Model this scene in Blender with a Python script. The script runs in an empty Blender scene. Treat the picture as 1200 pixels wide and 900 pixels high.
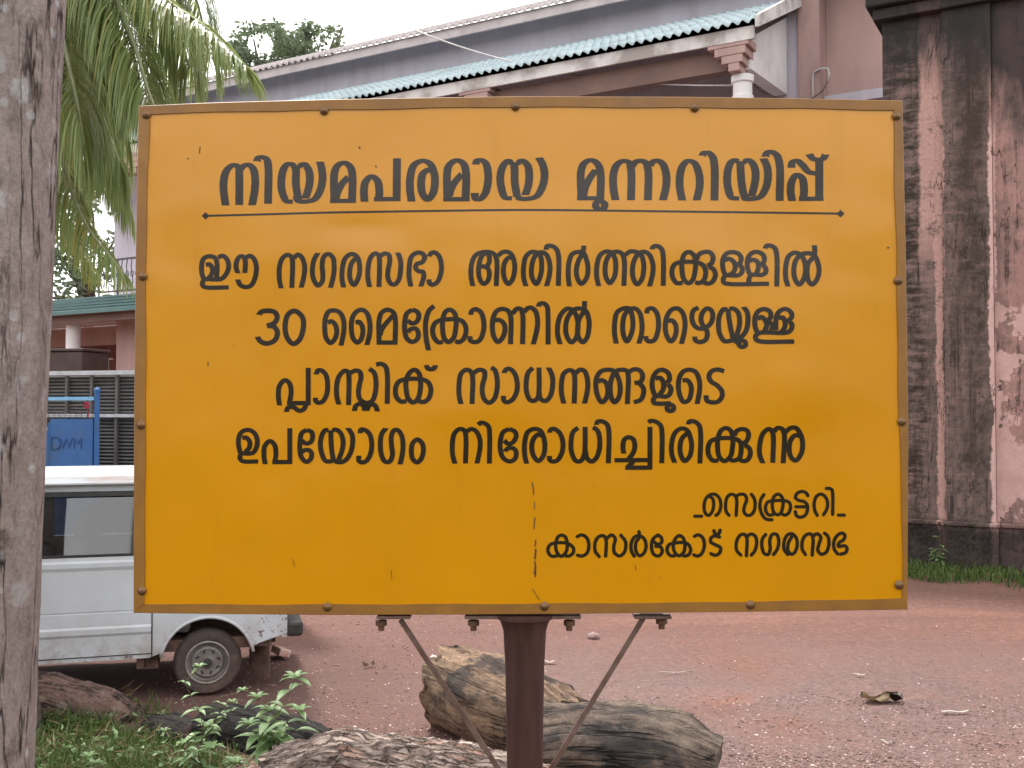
import bpy, bmesh, math, random
from mathutils import Vector, Matrix, noise
R = math.radians
S = bpy.context.scene
COL = S.collection

# ------------------------------------------------------------------ camera, light, exposure
H = 2.05
PITCH = R(1.5)
cam = bpy.data.objects.new('camera', bpy.data.cameras.new('camera'))
COL.objects.link(cam)
cam.data.sensor_width = 36.0
cam.data.lens = 36.0
cam.data.clip_start = 0.05
cam.data.clip_end = 2000
cam.location = (0, 0, H)
cam.rotation_euler = (R(90) + PITCH, 0, 0)
S.camera = cam

SUN_EL, SUN_AZ = R(58), R(-25)          # azimuth measured from +Y towards +X: high, behind the scene, a little left
world = bpy.data.worlds.new('World'); S.world = world; world.use_nodes = True
wn = world.node_tree.nodes; wl = world.node_tree.links
bg = wn['Background']
sky = wn.new('ShaderNodeTexSky'); sky.sky_type = 'NISHITA'; sky.sun_disc = False
sky.sun_elevation = SUN_EL; sky.sun_rotation = SUN_AZ
sky.dust_density = 6.0; sky.air_density = 1.0; sky.ozone_density = 1.0
hs = wn.new('ShaderNodeHueSaturation'); hs.inputs['Saturation'].default_value = 0.22
wl.new(sky.outputs[0], hs.inputs['Color'])
# a veil of thin cloud over the whole sky
cl_map = wn.new('ShaderNodeTexCoord'); cl_n = wn.new('ShaderNodeTexNoise')
cl_n.inputs['Scale'].default_value = 1.6; cl_n.inputs['Detail'].default_value = 5
wl.new(cl_map.outputs['Generated'], cl_n.inputs['Vector'])
cl_r = wn.new('ShaderNodeMapRange'); cl_r.inputs[3].default_value = 11.0; cl_r.inputs[4].default_value = 15.0
wl.new(cl_n.outputs['Fac'], cl_r.inputs[0])
cl_m = wn.new('ShaderNodeMix'); cl_m.data_type = 'RGBA'; cl_m.inputs[0].default_value = 0.7
cl_c = wn.new('ShaderNodeCombineColor')
for k in range(3): wl.new(cl_r.outputs[0], cl_c.inputs[k])
wl.new(hs.outputs[0], cl_m.inputs[6]); wl.new(cl_c.outputs[0], cl_m.inputs[7])
wl.new(cl_m.outputs[2], bg.inputs['Color'])
bg.inputs['Strength'].default_value = 0.122

sl = bpy.data.lights.new('sun', 'SUN'); sl.energy = 2.6; sl.angle = R(7); sl.color = (1, 0.95, 0.88)
so = bpy.data.objects.new('sun', sl); COL.objects.link(so)
sd = Vector((math.sin(SUN_AZ) * math.cos(SUN_EL), math.cos(SUN_AZ) * math.cos(SUN_EL), math.sin(SUN_EL)))
so.rotation_euler = sd.to_track_quat('Z', 'Y').to_euler()
S.view_settings.view_transform = 'Standard'; S.view_settings.look = 'None'
S.view_settings.gamma = 1.0; S.view_settings.exposure = 0.85
S.view_settings.use_curve_mapping = False
try:
    S.cycles.max_bounces = 7; S.cycles.transparent_max_bounces = 16
    S.cycles.use_denoising = True
except Exception:
    pass

# ------------------------------------------------------------------ helpers
CR = Matrix.Rotation(PITCH, 3, 'X')
def ray(px, py):
    return CR @ Vector(((px - 600) / 1200, 1.0, -(py - 450) / 1200))
def P(px, py, d):                       # surveyed point at forward distance d
    r = ray(px, py); return Vector((0, 0, H)) + r * (d / r.y)
def G(px, py, z=0.0):                   # point of the ground seen there
    r = ray(px, py); return Vector((0, 0, H)) + r * ((z - H) / r.z)

def gz(x, y):
    if 3.5 < y < 17 and abs(x) < 10: return 0.03 * noise.noise(Vector((x * .55, y * .55, 1))) + 0.012 * noise.noise(Vector((x * 1.9, y * 1.9, 5)))
    return 0.0
def link(o, parent=None):
    COL.objects.link(o)
    if parent is not None: o.parent = parent
    return o
def tag(o, label=None, cat=None, group=None, kind=None):
    if label: o['label'] = label
    if cat: o['category'] = cat
    if group: o['group'] = group
    if kind: o['kind'] = kind
    return o
def empty(name, loc, label, cat, group=None, rz=0.0):
    o = bpy.data.objects.new(name, None); o.empty_display_size = 0.1
    o.location = loc; o.rotation_euler = (0, 0, rz)
    link(o); return tag(o, label, cat, group)

class MB:
    def __init__(s): s.bm = bmesh.new()
    def face(s, pts):
        try: return s.bm.faces.new([s.bm.verts.new(p) for p in pts])
        except ValueError: return None
    def box(s, c, size, rot=None, bev=0.0):
        r = bmesh.ops.create_cube(s.bm, size=1.0)
        vs = r['verts']
        for v in vs: v.co = Vector((v.co.x * size[0], v.co.y * size[1], v.co.z * size[2]))
        if bev > 0:
            es = list({e for v in vs for e in v.link_edges})
            rr = bmesh.ops.bevel(s.bm, geom=es, offset=bev, segments=2, affect='EDGES', profile=0.5)
            vs = list({v for f in rr['faces'] for v in f.verts} | {v for v in vs if v.is_valid})
        M = Matrix.Translation(Vector(c))
        if rot is not None: M = M @ rot.to_4x4()
        for v in vs: v.co = M @ v.co
        return s
    def tube(s, pts, rad, n=10, caps=True, close=False):
        pts = [Vector(p) for p in pts]
        if not hasattr(rad, '__len__'): rad = [rad] * len(pts)
        rings = []; up = None
        for i, p in enumerate(pts):
            a = pts[max(i - 1, 0)]; b = pts[min(i + 1, len(pts) - 1)]
            t = (b - a)
            if t.length < 1e-9: t = Vector((0, 0, 1))
            t.normalize()
            if up is None:
                up = Vector((0, 0, 1)) if abs(t.z) < 0.9 else Vector((1, 0, 0))
            u = (up - t * up.dot(t))
            if u.length < 1e-6: u = t.orthogonal()
            u.normalize(); up = u; w = t.cross(u)
            rings.append([s.bm.verts.new(p + (u * math.cos(2 * math.pi * k / n) + w * math.sin(2 * math.pi * k / n)) * rad[i]) for k in range(n)])
        for i in range(len(rings) - 1):
            for k in range(n):
                s.bm.faces.new((rings[i][k], rings[i][(k + 1) % n], rings[i + 1][(k + 1) % n], rings[i + 1][k]))
        if caps:
            s.bm.faces.new(list(reversed(rings[0]))); s.bm.faces.new(rings[-1])
        return s
    def bar(s, a, b, w, h, up=Vector((0, 0, 1))):
        a = Vector(a); b = Vector(b); t = (b - a); L = t.length; t.normalize()
        x = t.cross(up)
        if x.length < 1e-6: x = t.orthogonal()
        x.normalize(); z = x.cross(t)
        rot = Matrix((x, t, z)).transposed()
        return s.box((a + b) / 2, (w, L, h), rot)
    def prism(s, poly, off):                # polygon (list of Vectors) swept by vector off
        off = Vector(off)
        a = [s.bm.verts.new(Vector(p)) for p in poly]; b = [s.bm.verts.new(Vector(p) + off) for p in poly]
        s.bm.faces.new(a); s.bm.faces.new(list(reversed(b)))
        n = len(a)
        for i in range(n): s.bm.faces.new((a[(i + 1) % n], a[i], b[i], b[(i + 1) % n]))
        return s
    def lathe(s, prof, n=32, M=Matrix.Identity(4)):   # prof: (r, h) about local Z
        rings = [[s.bm.verts.new(M @ Vector((r * math.cos(2 * math.pi * k / n), r * math.sin(2 * math.pi * k / n), h))) for k in range(n)] for r, h in prof]
        for i in range(len(rings) - 1):
            for k in range(n): s.bm.faces.new((rings[i][k], rings[i][(k + 1) % n], rings[i + 1][(k + 1) % n], rings[i + 1][k]))
        s.bm.faces.new(list(reversed(rings[0]))); s.bm.faces.new(rings[-1])
        return s
    def build(s, name, m, parent=None, smooth=False, recalc=True, M=None):
        if recalc: bmesh.ops.recalc_face_normals(s.bm, faces=s.bm.faces)
        me = bpy.data.meshes.new(name); s.bm.to_mesh(me); s.bm.free()
        if m is not None: me.materials.append(m)
        if smooth:
            for p in me.polygons: p.use_smooth = True
            if smooth == 'angle':
                try: me.set_sharp_from_angle(angle=R(40))
                except Exception: pass
        o = bpy.data.objects.new(name, me); link(o, parent)
        if M is not None: o.matrix_local = M
        return o

class Sh:                                # tiny node-building helper
    def __init__(s, name, rough=0.7, spec=0.5, metallic=0.0):
        s.m = bpy.data.materials.new(name); s.m.use_nodes = True
        s.n = s.m.node_tree.nodes; s.l = s.m.node_tree.links
        s.p = s.n['Principled BSDF']
        s.p.inputs['Roughness'].default_value = rough; s.p.inputs['Specular IOR Level'].default_value = spec
        s.p.inputs['Metallic'].default_value = metallic
        s.tc = s.n.new('ShaderNodeTexCoord')
    def map(s, scale=(1, 1, 1), loc=(0, 0, 0), src='Object'):
        m = s.n.new('ShaderNodeMapping'); m.inputs['Scale'].default_value = scale; m.inputs['Location'].default_value = loc
        s.l.new(s.tc.outputs[src], m.inputs[0]); return m.outputs[0]
    def noise(s, scale=5, detail=4, rough=0.55, vec=None, dist=0.0):
        n = s.n.new('ShaderNodeTexNoise'); n.inputs['Scale'].default_value = scale; n.inputs['Detail'].default_value = detail
        n.inputs['Roughness'].default_value = rough; n.inputs['Distortion'].default_value = dist
        s.l.new(vec if vec is not None else s.tc.outputs['Object'], n.inputs['Vector']); return n.outputs['Fac']
    def voro(s, scale=5, vec=None, feat='F1', out='Distance'):
        n = s.n.new('ShaderNodeTexVoronoi'); n.inputs['Scale'].default_value = scale; n.feature = feat
        s.l.new(vec if vec is not None else s.tc.outputs['Object'], n.inputs['Vector']); return n.outputs[out]
    def rng(s, v, a, b, c=0.0, d=1.0):
        n = s.n.new('ShaderNodeMapRange'); s.l.new(v, n.inputs[0])
        for i, q in enumerate((a, b, c, d)): n.inputs[i + 1].default_value = q
        return n.outputs[0]
    def math(s, op, a, b=None):
        n = s.n.new('ShaderNodeMath'); n.operation = op
        for i, q in enumerate((a, b)):
            if q is None: continue
            if isinstance(q, (int, float)): n.inputs[i].default_value = q
            else: s.l.new(q, n.inputs[i])
        return n.outputs[0]
    def xyz(s, src='Object', vec=None):
        n = s.n.new('ShaderNodeSeparateXYZ'); s.l.new(vec if vec is not None else s.tc.outputs[src], n.inputs[0]); return n.outputs
    def mix(s, f, a, b, mode='MIX'):
        n = s.n.new('ShaderNodeMix'); n.data_type = 'RGBA'; n.blend_type = mode
        for idx, q in ((0, f), (6, a), (7, b)):
            if isinstance(q, (int, float)): n.inputs[idx].default_value = q
            elif isinstance(q, tuple): n.inputs[idx].default_value = (*q[:3], 1)
            else: s.l.new(q, n.inputs[idx])
        return n.outputs[2]
    def color(s, c):
        if isinstance(c, tuple): s.p.inputs['Base Color'].default_value = (*c[:3], 1)
        else: s.l.new(c, s.p.inputs['Base Color'])
        return s
    def rough(s, v): s.l.new(v, s.p.inputs['Roughness']); return s
    def bump(s, v, strength=0.3, dist=0.01, prev=None):
        b = s.n.new('ShaderNodeBump'); b.inputs['Strength'].default_value = strength; b.inputs['Distance'].default_value = dist
        s.l.new(v, b.inputs['Height'])
        if prev is not None: s.l.new(prev, b.inputs['Normal'])
        s.l.new(b.outputs[0], s.p.inputs['Normal']); return b.outputs[0]

def M_(name, c1, c2=None, scale=8, rough=0.7, spec=0.4, bump=0.2, bdist=0.005, metallic=0.0, stretch=(1, 1, 1), lo=0.35, hi=0.65, dirt=None):
    s = Sh(name, rough, spec, metallic)
    v = s.map(stretch)
    n = s.noise(scale, 6, 0.6, v)
    c = s.mix(s.rng(n, lo, hi), c1, c2 if c2 else tuple(x * 0.8 for x in c1))
    if dirt is not None:
        d = s.noise(scale * 0.37, 7, 0.7, v)
        c = s.mix(s.rng(d, 0.52, 0.7), c, dirt)
    s.color(c)
    if bump: s.bump(s.noise(scale * 4, 5, 0.6, v), bump, bdist)
    return s.m

# ------------------------------------------------------------------ materials of the place
def make_ground():
    s = Sh('laterite_ground', 0.9, 0.35)
    big = s.noise(0.35, 5, 0.6); mid = s.noise(2.2, 6, 0.65); fine = s.noise(60, 4, 0.7); grit = s.voro(90)
    tr = s.noise(1.0, 4, 0.5, s.map((0.25, 1.6, 1), (3, 1, 0)))
    c = s.mix(s.rng(big, 0.38, 0.62), (0.180, 0.076, 0.048), (0.146, 0.068, 0.050))
    c = s.mix(s.rng(tr, 0.5, 0.68, 0, 0.6), c, (0.275, 0.122, 0.083))
    tk_ = s.noise(1.0, 4, 0.5, s.map((0.16, 2.6, 1), (1, 6, 0)), 0.5)
    c = s.mix(s.rng(tk_, 0.46, 0.36, 0, 0.6), c, (0.115, 0.054, 0.040))        # faint wheel tracks
    c = s.mix(s.rng(mid, 0.5, 0.75, 0, 0.6), c, (0.155, 0.075, 0.065))
    xy = s.xyz()
    near = s.math('MULTIPLY', s.rng(xy[1], 9.6, 7.6), s.rng(xy[0], -1.0, 0.8))
    near = s.math('MULTIPLY', near, s.rng(s.noise(0.9, 5, 0.6), 0.3, 0.55))
    g2 = s.noise(16, 6, 0.75)
    c = s.mix(s.rng(g2, 0.50, 0.62, 0, 0.75), c, (0.085, 0.042, 0.038))
    c = s.mix(s.rng(g2, 0.45, 0.34, 0, 0.55), c, (0.34, 0.19, 0.155))
    lf = s.math('MULTIPLY', s.rng(xy[0], 0.6, -1.2), s.rng(xy[1], 10.5, 8.5))
    c = s.mix(s.math('MULTIPLY', lf, 0.7), c, (0.11, 0.056, 0.050))
    c = s.mix(s.math('MULTIPLY', near, 0.85), c, s.mix(s.rng(s.noise(24, 5, 0.75), 0.38, 0.62), (0.050, 0.034, 0.032), (0.192, 0.130, 0.122)))       # greyer loose gravel
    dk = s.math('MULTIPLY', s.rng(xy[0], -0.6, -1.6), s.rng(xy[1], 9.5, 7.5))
    c = s.mix(s.math('MULTIPLY', dk, 0.6), c, (0.10, 0.055, 0.042))            # darker brown ground towards the left and the camera
    c = s.mix(s.rng(fine, 0.38, 0.66, 0, 0.65), c, (0.11, 0.055, 0.048))
    c = s.mix(s.rng(s.noise(140, 3, 0.7), 0.55, 0.7, 0, 0.5), c, (0.40, 0.25, 0.22))
    c = s.mix(s.rng(grit, 0.22, 0.08, 0, 0.5), c, (0.36, 0.25, 0.235))
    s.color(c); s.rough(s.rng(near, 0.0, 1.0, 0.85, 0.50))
    b1 = s.bump(s.noise(3.0, 6, 0.6), 0.5, 0.04)
    b2 = s.bump(s.noise(45, 5, 0.7), 0.9, 0.012, b1)
    s.bump(grit, 0.6, 0.008, b2)
    return s.m
def make_plaster():
    s = Sh('old_pink_plaster', 0.9, 0.15)
    xy = s.xyz()
    st = s.noise(1.0, 8, 0.68, s.map((4.2, 4.2, 0.7), (0, 0, 3)), 0.35)
    st2 = s.noise(1.0, 7, 0.72, s.map((11, 11, 0.5), (5, 2, 0)), 0.2)
    blot = s.noise(3.2, 9, 0.74); blot2 = s.noise(1.3, 7, 0.7, s.map((1, 1, 0.8), (6, 1, 2))); fine = s.noise(26, 7, 0.78)
    scr = s.noise(1.0, 8, 0.75, s.map((3.0, 3.0, 13), (2, 8, 1)))                   # horizontal trowel scrapes
    pink = s.mix(s.rng(blot, 0.35, 0.7), (0.38, 0.215, 0.19), (0.24, 0.148, 0.135))
    pink = s.mix(s.rng(fine, 0.42, 0.7, 0, 0.4), pink, (0.13, 0.09, 0.09))
    grey = s.mix(s.rng(s.math('ADD', s.math('MULTIPLY', fine, 0.6), s.math('MULTIPLY', blot, 0.4)), 0.4, 0.6), (0.066, 0.048, 0.040), (0.185, 0.132, 0.118))
    grey = s.mix(s.rng(s.math('ADD', s.math('MULTIPLY', scr, 0.7), s.math('MULTIPLY', blot, 0.3)), 0.50, 0.60, 0, 0.75), grey, s.mix(s.rng(fine, 0.4, 0.6), (0.30, 0.18, 0.165), (0.17, 0.11, 0.10)))
    m = s.math('ADD', s.math('MULTIPLY', st, 0.5), s.math('ADD', s.math('MULTIPLY', blot2, 0.35), s.math('MULTIPLY', blot, 0.15)))
    w = s.math('ADD', s.math('MULTIPLY', s.math('SUBTRACT', s.noise(3.0, 8, 0.74), 0.5), 0.16), s.math('MULTIPLY', s.math('SUBTRACT', s.noise(14, 6, 0.75), 0.5), 0.09))
    w = s.math('ADD', w, s.math('MULTIPLY', s.math('SUBTRACT', s.noise(0.8, 3, 0.5), 0.5), 0.22))
    x = s.math('ADD', xy[0], w)
    bias = s.rng(x, 1.15, 1.3, -0.10, 0.035)
    f = s.rng(s.math('SUBTRACT', m, bias), 0.455, 0.56)
    c = s.mix(f, pink, grey)
    def strip(a, b, soft):
        return s.math('MULTIPLY', s.rng(x, a - soft, a + soft), s.rng(x, b + soft, b - soft))
    blk = s.rng(s.math('ADD', s.math('MULTIPLY', st2, 0.6), s.math('MULTIPLY', blot, 0.4)), 0.52, 0.60)
    c = s.mix(s.math('MULTIPLY', blk, 0.8), c, (0.018, 0.015, 0.014))
    c = s.mix(s.math('MULTIPLY', strip(-0.2, 0.42, 0.06), s.rng(s.math('ADD', s.math('MULTIPLY', blot, 0.45), s.math('MULTIPLY', scr, 0.55)), 0.44, 0.54, 0.92, 0.0)), c, (0.030, 0.021, 0.017))
    c = s.mix(s.math('MULTIPLY', strip(0.80, 1.16, 0.07), s.rng(s.math('ADD', blot, s.math('MULTIPLY', xy[2], -0.03)), 0.30, 0.52, 0.8, 0.0)), c, (0.040, 0.029, 0.025))
    up = s.rng(xy[2], 3.6, 4.6, 0.0, 1.0)
    wide = s.math('MULTIPLY', strip(0.36, 0.56, 0.02), up)
    fr = s.math('MULTIPLY', s.math('MAXIMUM', strip(0.55, 0.645, 0.008), wide), s.rng(s.math('ADD', s.math('MULTIPLY', blot, 0.7), s.math('MULTIPLY', fine, 0.3)), 0.60, 0.53))
    c = s.mix(s.math('MULTIPLY', fr, 0.85), c, s.mix(s.rng(fine, 0.35, 0.65), (0.54, 0.33, 0.295), (0.37, 0.215, 0.185)))
    fr2 = s.math('MULTIPLY', s.math('MULTIPLY', strip(1.20, 1.275, 0.008), s.rng(xy[2], 5.9, 5.6)), s.rng(fine, 0.66, 0.58))
    c = s.mix(s.math('MULTIPLY', fr2, 0.9), c, (0.57, 0.37, 0.345))
    pat = s.math('MULTIPLY', s.math('MULTIPLY', s.rng(s.math('ADD', s.noise(0.95, 6, 0.62, s.map((1, 1, 1), (2.0, 0, 4.3))), s.rng(xy[2], 3.4, 1.4, -0.03, 0.08)), 0.488, 0.500), s.rng(x, 1.22, 1.25)), s.rng(xy[2], 3.7, 3.3))
    c = s.mix(s.math('MULTIPLY', pat, 0.88), c, s.mix(s.rng(blot, 0.4, 0.65), (0.55, 0.36, 0.335), (0.44, 0.275, 0.25)))
    k = s.math('ABSOLUTE', s.math('SUBTRACT', s.noise(1.0, 6, 0.6, s.map((2.2, 2.2, 0.5), (1, 4, 0)), 0.5), 0.5))
    ck = s.math('MULTIPLY', s.rng(k, 0.006, 0.0015), s.rng(s.noise(1.2, 3, 0.5), 0.46, 0.52))
    c = s.mix(s.math('MULTIPLY', ck, 0.85), c, (0.014, 0.012, 0.012))
    low = s.math('MULTIPLY', s.rng(s.math('ADD', xy[2], s.math('MULTIPLY', blot, 0.25)), 0.78, 0.62), 0.9)
    c = s.mix(low, c, s.mix(s.rng(s.math('ADD', s.math('MULTIPLY', fine, 0.5), s.math('MULTIPLY', blot, 0.5)), 0.42, 0.6), (0.014, 0.012, 0.011), (0.048, 0.039, 0.035)))
    top = s.math('MULTIPLY', s.rng(s.math('ADD', xy[2], s.math('ADD', s.math('MULTIPLY', st, 1.6), s.rng(x, 1.1, 1.5, 0, 0.8))), 7.0, 7.8), 0.88)
    c = s.mix(top, c, (0.028, 0.026, 0.028))
    s.color(c)
    b = s.bump(s.noise(9, 8, 0.7), 0.5, 0.02)
    b = s.bump(s.math('MAXIMUM', fr, pat), -0.7, 0.02, b)
    s.bump(fine, 0.5, 0.01, b)
    return s.m
def make_bark(name, c1, c2, lichen=0.0, vert=(7, 7, 1.2), patch=(0.33, 0.32, 0.30), crack=0.8, src='Object', dark=0.0, streak=0.75):
    s = Sh(name, 0.92, 0.2)
    v = s.map(vert, (0, 0, 0), src)
    hi = (vert[0] * 2.6, vert[1] * 2.6, vert[2] * 2.6)
    n = s.noise(1.0, 8, 0.66, v, 0.2); st = s.noise(1.0, 8, 0.72, s.map(hi, (3, 1, 2), src), 0.15)
    f = s.noise(60, 6, 0.75)
    c = s.mix(s.rng(n, 0.34, 0.64), c2, c1)
    c = s.mix(s.rng(st, 0.48, 0.66, 0, streak), c, tuple(x * 1.3 for x in c1))
    c = s.mix(s.rng(st, 0.46, 0.32, 0, 0.85), c, tuple(x * 0.45 for x in c2))
    c = s.mix(s.rng(f, 0.4, 0.68, 0, 0.55), c, tuple(x * 0.6 for x in c2))
    if dark:
        d = s.rng(s.math('ADD', s.noise(1.0, 7, 0.65, s.map((vert[0] * 1.7, vert[1] * .5, vert[2]), (7, 5, 1), src), 0.3), s.math('MULTIPLY', s.math('SUBTRACT', st, 0.5), 0.5)), 0.52, 0.60)
        c = s.mix(s.math('MULTIPLY', d, dark), c, (0.04, 0.036, 0.036))
    kv = s.map((vert[0] * .4, vert[1], vert[2]) if src == 'UV' else (vert[0], vert[1], vert[2] * .3), (2, 6, 1), src)
    k1 = s.math('ABSOLUTE', s.math('SUBTRACT', s.noise(1.2, 4, 0.55, kv, 0.1), 0.5))
    cr = s.math('MULTIPLY', s.rng(k1, 0.020, 0.004), s.rng(s.noise(3.1, 4, 0.6), 0.42, 0.54))
    c = s.mix(s.math('MULTIPLY', cr, crack), c, tuple(x * 0.16 for x in c2))
    if lichen:
        for k, (sc, lo) in enumerate(((7.0, 0.30), (15.0, 0.26), (4.0, 0.20))):
            li = s.rng(s.math('ADD', s.voro(sc, s.map((1, 1, 0.8), (k * 3, 0, k))), s.math('MULTIPLY', s.math('SUBTRACT', s.noise(28, 6, 0.75), 0.5), 0.5)), lo, lo - 0.10)
            li = s.math('MULTIPLY', li, s.rng(s.noise(2.3, 5, 0.65, s.map((1, 1, 1), (k * 2, k, 5))), 0.47, 0.58))
            li = s.math('MULTIPLY', li, s.rng(f, 0.30, 0.55, 0.35, 1))
            c = s.mix(s.math('MULTIPLY', li, lichen), c, patch if k < 2 else (0.09, 0.06, 0.05))
    s.color(c)
    b = s.bump(st, 1.0, 0.025)
    b = s.bump(s.rng(k1, 0.0, 0.035), 0.8, 0.02, b)
    s.bump(f, 0.8, 0.008, b)
    return s.m
def make_chips():
    s = Sh('flaky_log_bark', 0.92, 0.2)
    w = s.noise(6, 5, 0.6, s.map((1, 1, 1), (0, 0, 0), 'UV'))
    vv = s.n.new('ShaderNodeVectorMath'); vv.operation = 'ADD'; s.l.new(s.map((9, 40, 1), (0, 0, 0), 'UV'), vv.inputs[0])
    sc = s.n.new('ShaderNodeVectorMath'); sc.operation = 'SCALE'; sc.inputs[3].default_value = 2.2
    cb = s.n.new('ShaderNodeCombineXYZ'); s.l.new(w, cb.inputs[0]); s.l.new(s.noise(9, 5, 0.6, s.map((1, 1, 1), (4, 2, 0), 'UV')), cb.inputs[1])
    s.l.new(cb.outputs[0], sc.inputs[0]); s.l.new(sc.outputs[0], vv.inputs[1])
    cell = s.voro(1.0, vv.outputs[0], 'F1', 'Color'); dist = s.voro(1.0, vv.outputs[0], 'F1'); edge = s.voro(1.0, vv.outputs[0], 'DISTANCE_TO_EDGE')
    h = s.xyz(vec=cell)
    f = s.noise(50, 6, 0.75)
    c = s.mix(s.rng(h[0], 0.1, 0.95), (0.12, 0.08, 0.066), (0.52, 0.41, 0.36))
    c = s.mix(s.rng(h[1], 0.7, 0.9, 0, 0.8), c, (0.26, 0.14, 0.10))
    c = s.mix(s.rng(f, 0.36, 0.66, 0, 0.6), c, (0.10, 0.07, 0.06))
    c = s.mix(s.rng(edge, 0.10, 0.0, 0, 0.85), c, (0.022, 0.016, 0.014))
    gr = s.noise(1.0, 8, 0.72, s.map((4, 26, 1), (2, 2, 0), 'UV'), 0.3)
    c2_ = s.mix(s.rng(gr, 0.36, 0.64), (0.05, 0.034, 0.028), (0.46, 0.36, 0.31))
    c = s.mix(s.rng(s.noise(4.5, 5, 0.65), 0.42, 0.56), c2_, c)
    big = s.rng(s.noise(3.0, 6, 0.65), 0.5, 0.62)
    c = s.mix(s.math('MULTIPLY', big, 0.6), c, (0.07, 0.05, 0.042))
    s.color(c)
    b = s.bump(s.math('ADD', s.rng(edge, 0, 0.2), h[2]), 1.0, 0.03); s.bump(f, 0.8, 0.01, b)
    return s.m
def make_van():
    s = Sh('white_van_paint', 0.28, 0.5)
    xy = s.xyz(); n = s.noise(3, 6, 0.65); sp = s.noise(26, 6, 0.7); d = s.noise(9, 7, 0.7)
    c = s.mix(s.rng(n, 0.35, 0.7), (0.52, 0.54, 0.58), (0.46, 0.475, 0.50))
    low = s.math('MULTIPLY', s.rng(xy[2], 0.62, 0.30), s.rng(d, 0.38, 0.62))
    c = s.mix(s.math('MULTIPLY', low, 0.75), c, (0.27, 0.20, 0.17))                   # road dirt along the sills
    rear = s.math('MULTIPLY', s.rng(xy[0], -0.22, -0.34), s.rng(xy[2], 0.66, 0.56))
    rs = s.math('ADD', s.math('MULTIPLY', s.rng(sp, 0.585, 0.62), rear), s.math('MULTIPLY', s.rng(sp, 0.60, 0.63), s.rng(xy[2], 0.40, 0.33)))
    c = s.mix(s.math('MINIMUM', rs, 0.9), c, (0.10, 0.05, 0.035))                      # rust blisters
    rt = s.math('MULTIPLY', s.rng(xy[2], 1.535, 1.55), s.rng(s.noise(1, 6, 0.7, s.map((1.2, 14, 1))), 0.55, 0.68))
    c = s.mix(s.math('MULTIPLY', rt, 0.6), c, (0.40, 0.24, 0.19))
    s.color(c); s.rough(s.math('ADD', s.math('MULTIPLY', low, 0.5), 0.27))
    return s.m
def make_leaf(name, c1, c2, rough=0.45, trans=0.35, scale=2.0):
    s = Sh(name, rough, 0.35)
    n = s.noise(scale, 3, 0.6)
    c = s.mix(s.rng(n, 0.38, 0.62), c1, c2)
    g = s.n.new('ShaderNodeNewGeometry')
    c = s.mix(s.rng(g.outputs['Random Per Island'], 0, 1, 0, 0.6), c, tuple(x * 1.7 for x in c2))
    s.color(c)
    t = s.n.new('ShaderNodeBsdfTranslucent'); s.l.new(s.mix(0.5, c, tuple(min(1, x * 1.9) for x in c2)), t.inputs['Color'])
    mx = s.n.new('ShaderNodeMixShader'); mx.inputs[0].default_value = trans
    s.l.new(s.p.outputs[0], mx.inputs[1]); s.l.new(t.outputs[0], mx.inputs[2])
    s.l.new(mx.outputs[0], s.n['Material Output'].inputs['Surface'])
    return s.m
def make_glass(name, tint=(0.5, 0.52, 0.52), refl=0.12):
    s = Sh(name); n, l = s.n, s.l
    tr = n.new('ShaderNodeBsdfTransparent'); tr.inputs[0].default_value = (*tint, 1)
    gl = n.new('ShaderNodeBsdfGlossy'); gl.inputs['Roughness'].default_value = 0.04
    gl.inputs['Color'].default_value = (0.9, 0.9, 0.9, 1)
    fr = n.new('ShaderNodeFresnel'); fr.inputs[0].default_value = 1.5
    mx = n.new('ShaderNodeMixShader'); l.new(s.math('ADD', fr.outputs[0], refl), mx.inputs[0])
    l.new(tr.outputs[0], mx.inputs[1]); l.new(gl.outputs[0], mx.inputs[2])
    l.new(mx.outputs[0], n['Material Output'].inputs['Surface'])
    return s.m
def make_sheet():
    s = Sh('yellow_enamel', 0.34, 0.5)
    n = s.noise(2.0, 5, 0.6); sm = s.noise(9, 6, 0.7); fl = s.noise(160, 2, 0.5)
    c = s.mix(s.rng(n, 0.3, 0.7), (0.59, 0.240, 0.0003), (0.54, 0.218, 0.0003))
    c = s.mix(s.rng(sm, 0.62, 0.8, 0, 0.35), c, (0.34, 0.12, 0.002))
    c = s.mix(s.rng(s.voro(9), 0.03, 0.012, 0, 0.6), c, (0.22, 0.10, 0.02))
    dr = s.noise(1.0, 7, 0.7, s.map((13, 0.9, 1), (3, 1, 0)))
    c = s.mix(s.rng(dr, 0.56, 0.74, 0, 0.16), c, (0.30, 0.12, 0.006))                 # old rain streaks
    s.color(c)
    s.rough(s.rng(sm, 0.3, 0.75, 0.14, 0.24))
    b = s.bump(s.noise(2.6, 2, 0.4, s.map((1, 1.2, 1))), 0.35, 0.03)
    b = s.bump(s.noise(6.0, 3, 0.5, s.map((1, 0.4, 1), (2, 0, 0))), 0.15, 0.008, b)
    s.bump(fl, 0.05, 0.001, b)
    return s.m
def make_letter():
    s = Sh('black_enamel', 0.2, 0.42)
    s.color(s.mix(s.rng(s.noise(30, 4, 0.6), 0.3, 0.7), (0.014, 0.008, 0.005), (0.022, 0.012, 0.007)))
    b = s.bump(s.noise(2.6, 2, 0.4, s.map((1, 1.2, 1))), 0.35, 0.03)
    s.bump(s.noise(6.0, 3, 0.5, s.map((1, 0.4, 1), (2, 0, 0))), 0.15, 0.008, b)
    return s.m
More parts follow.
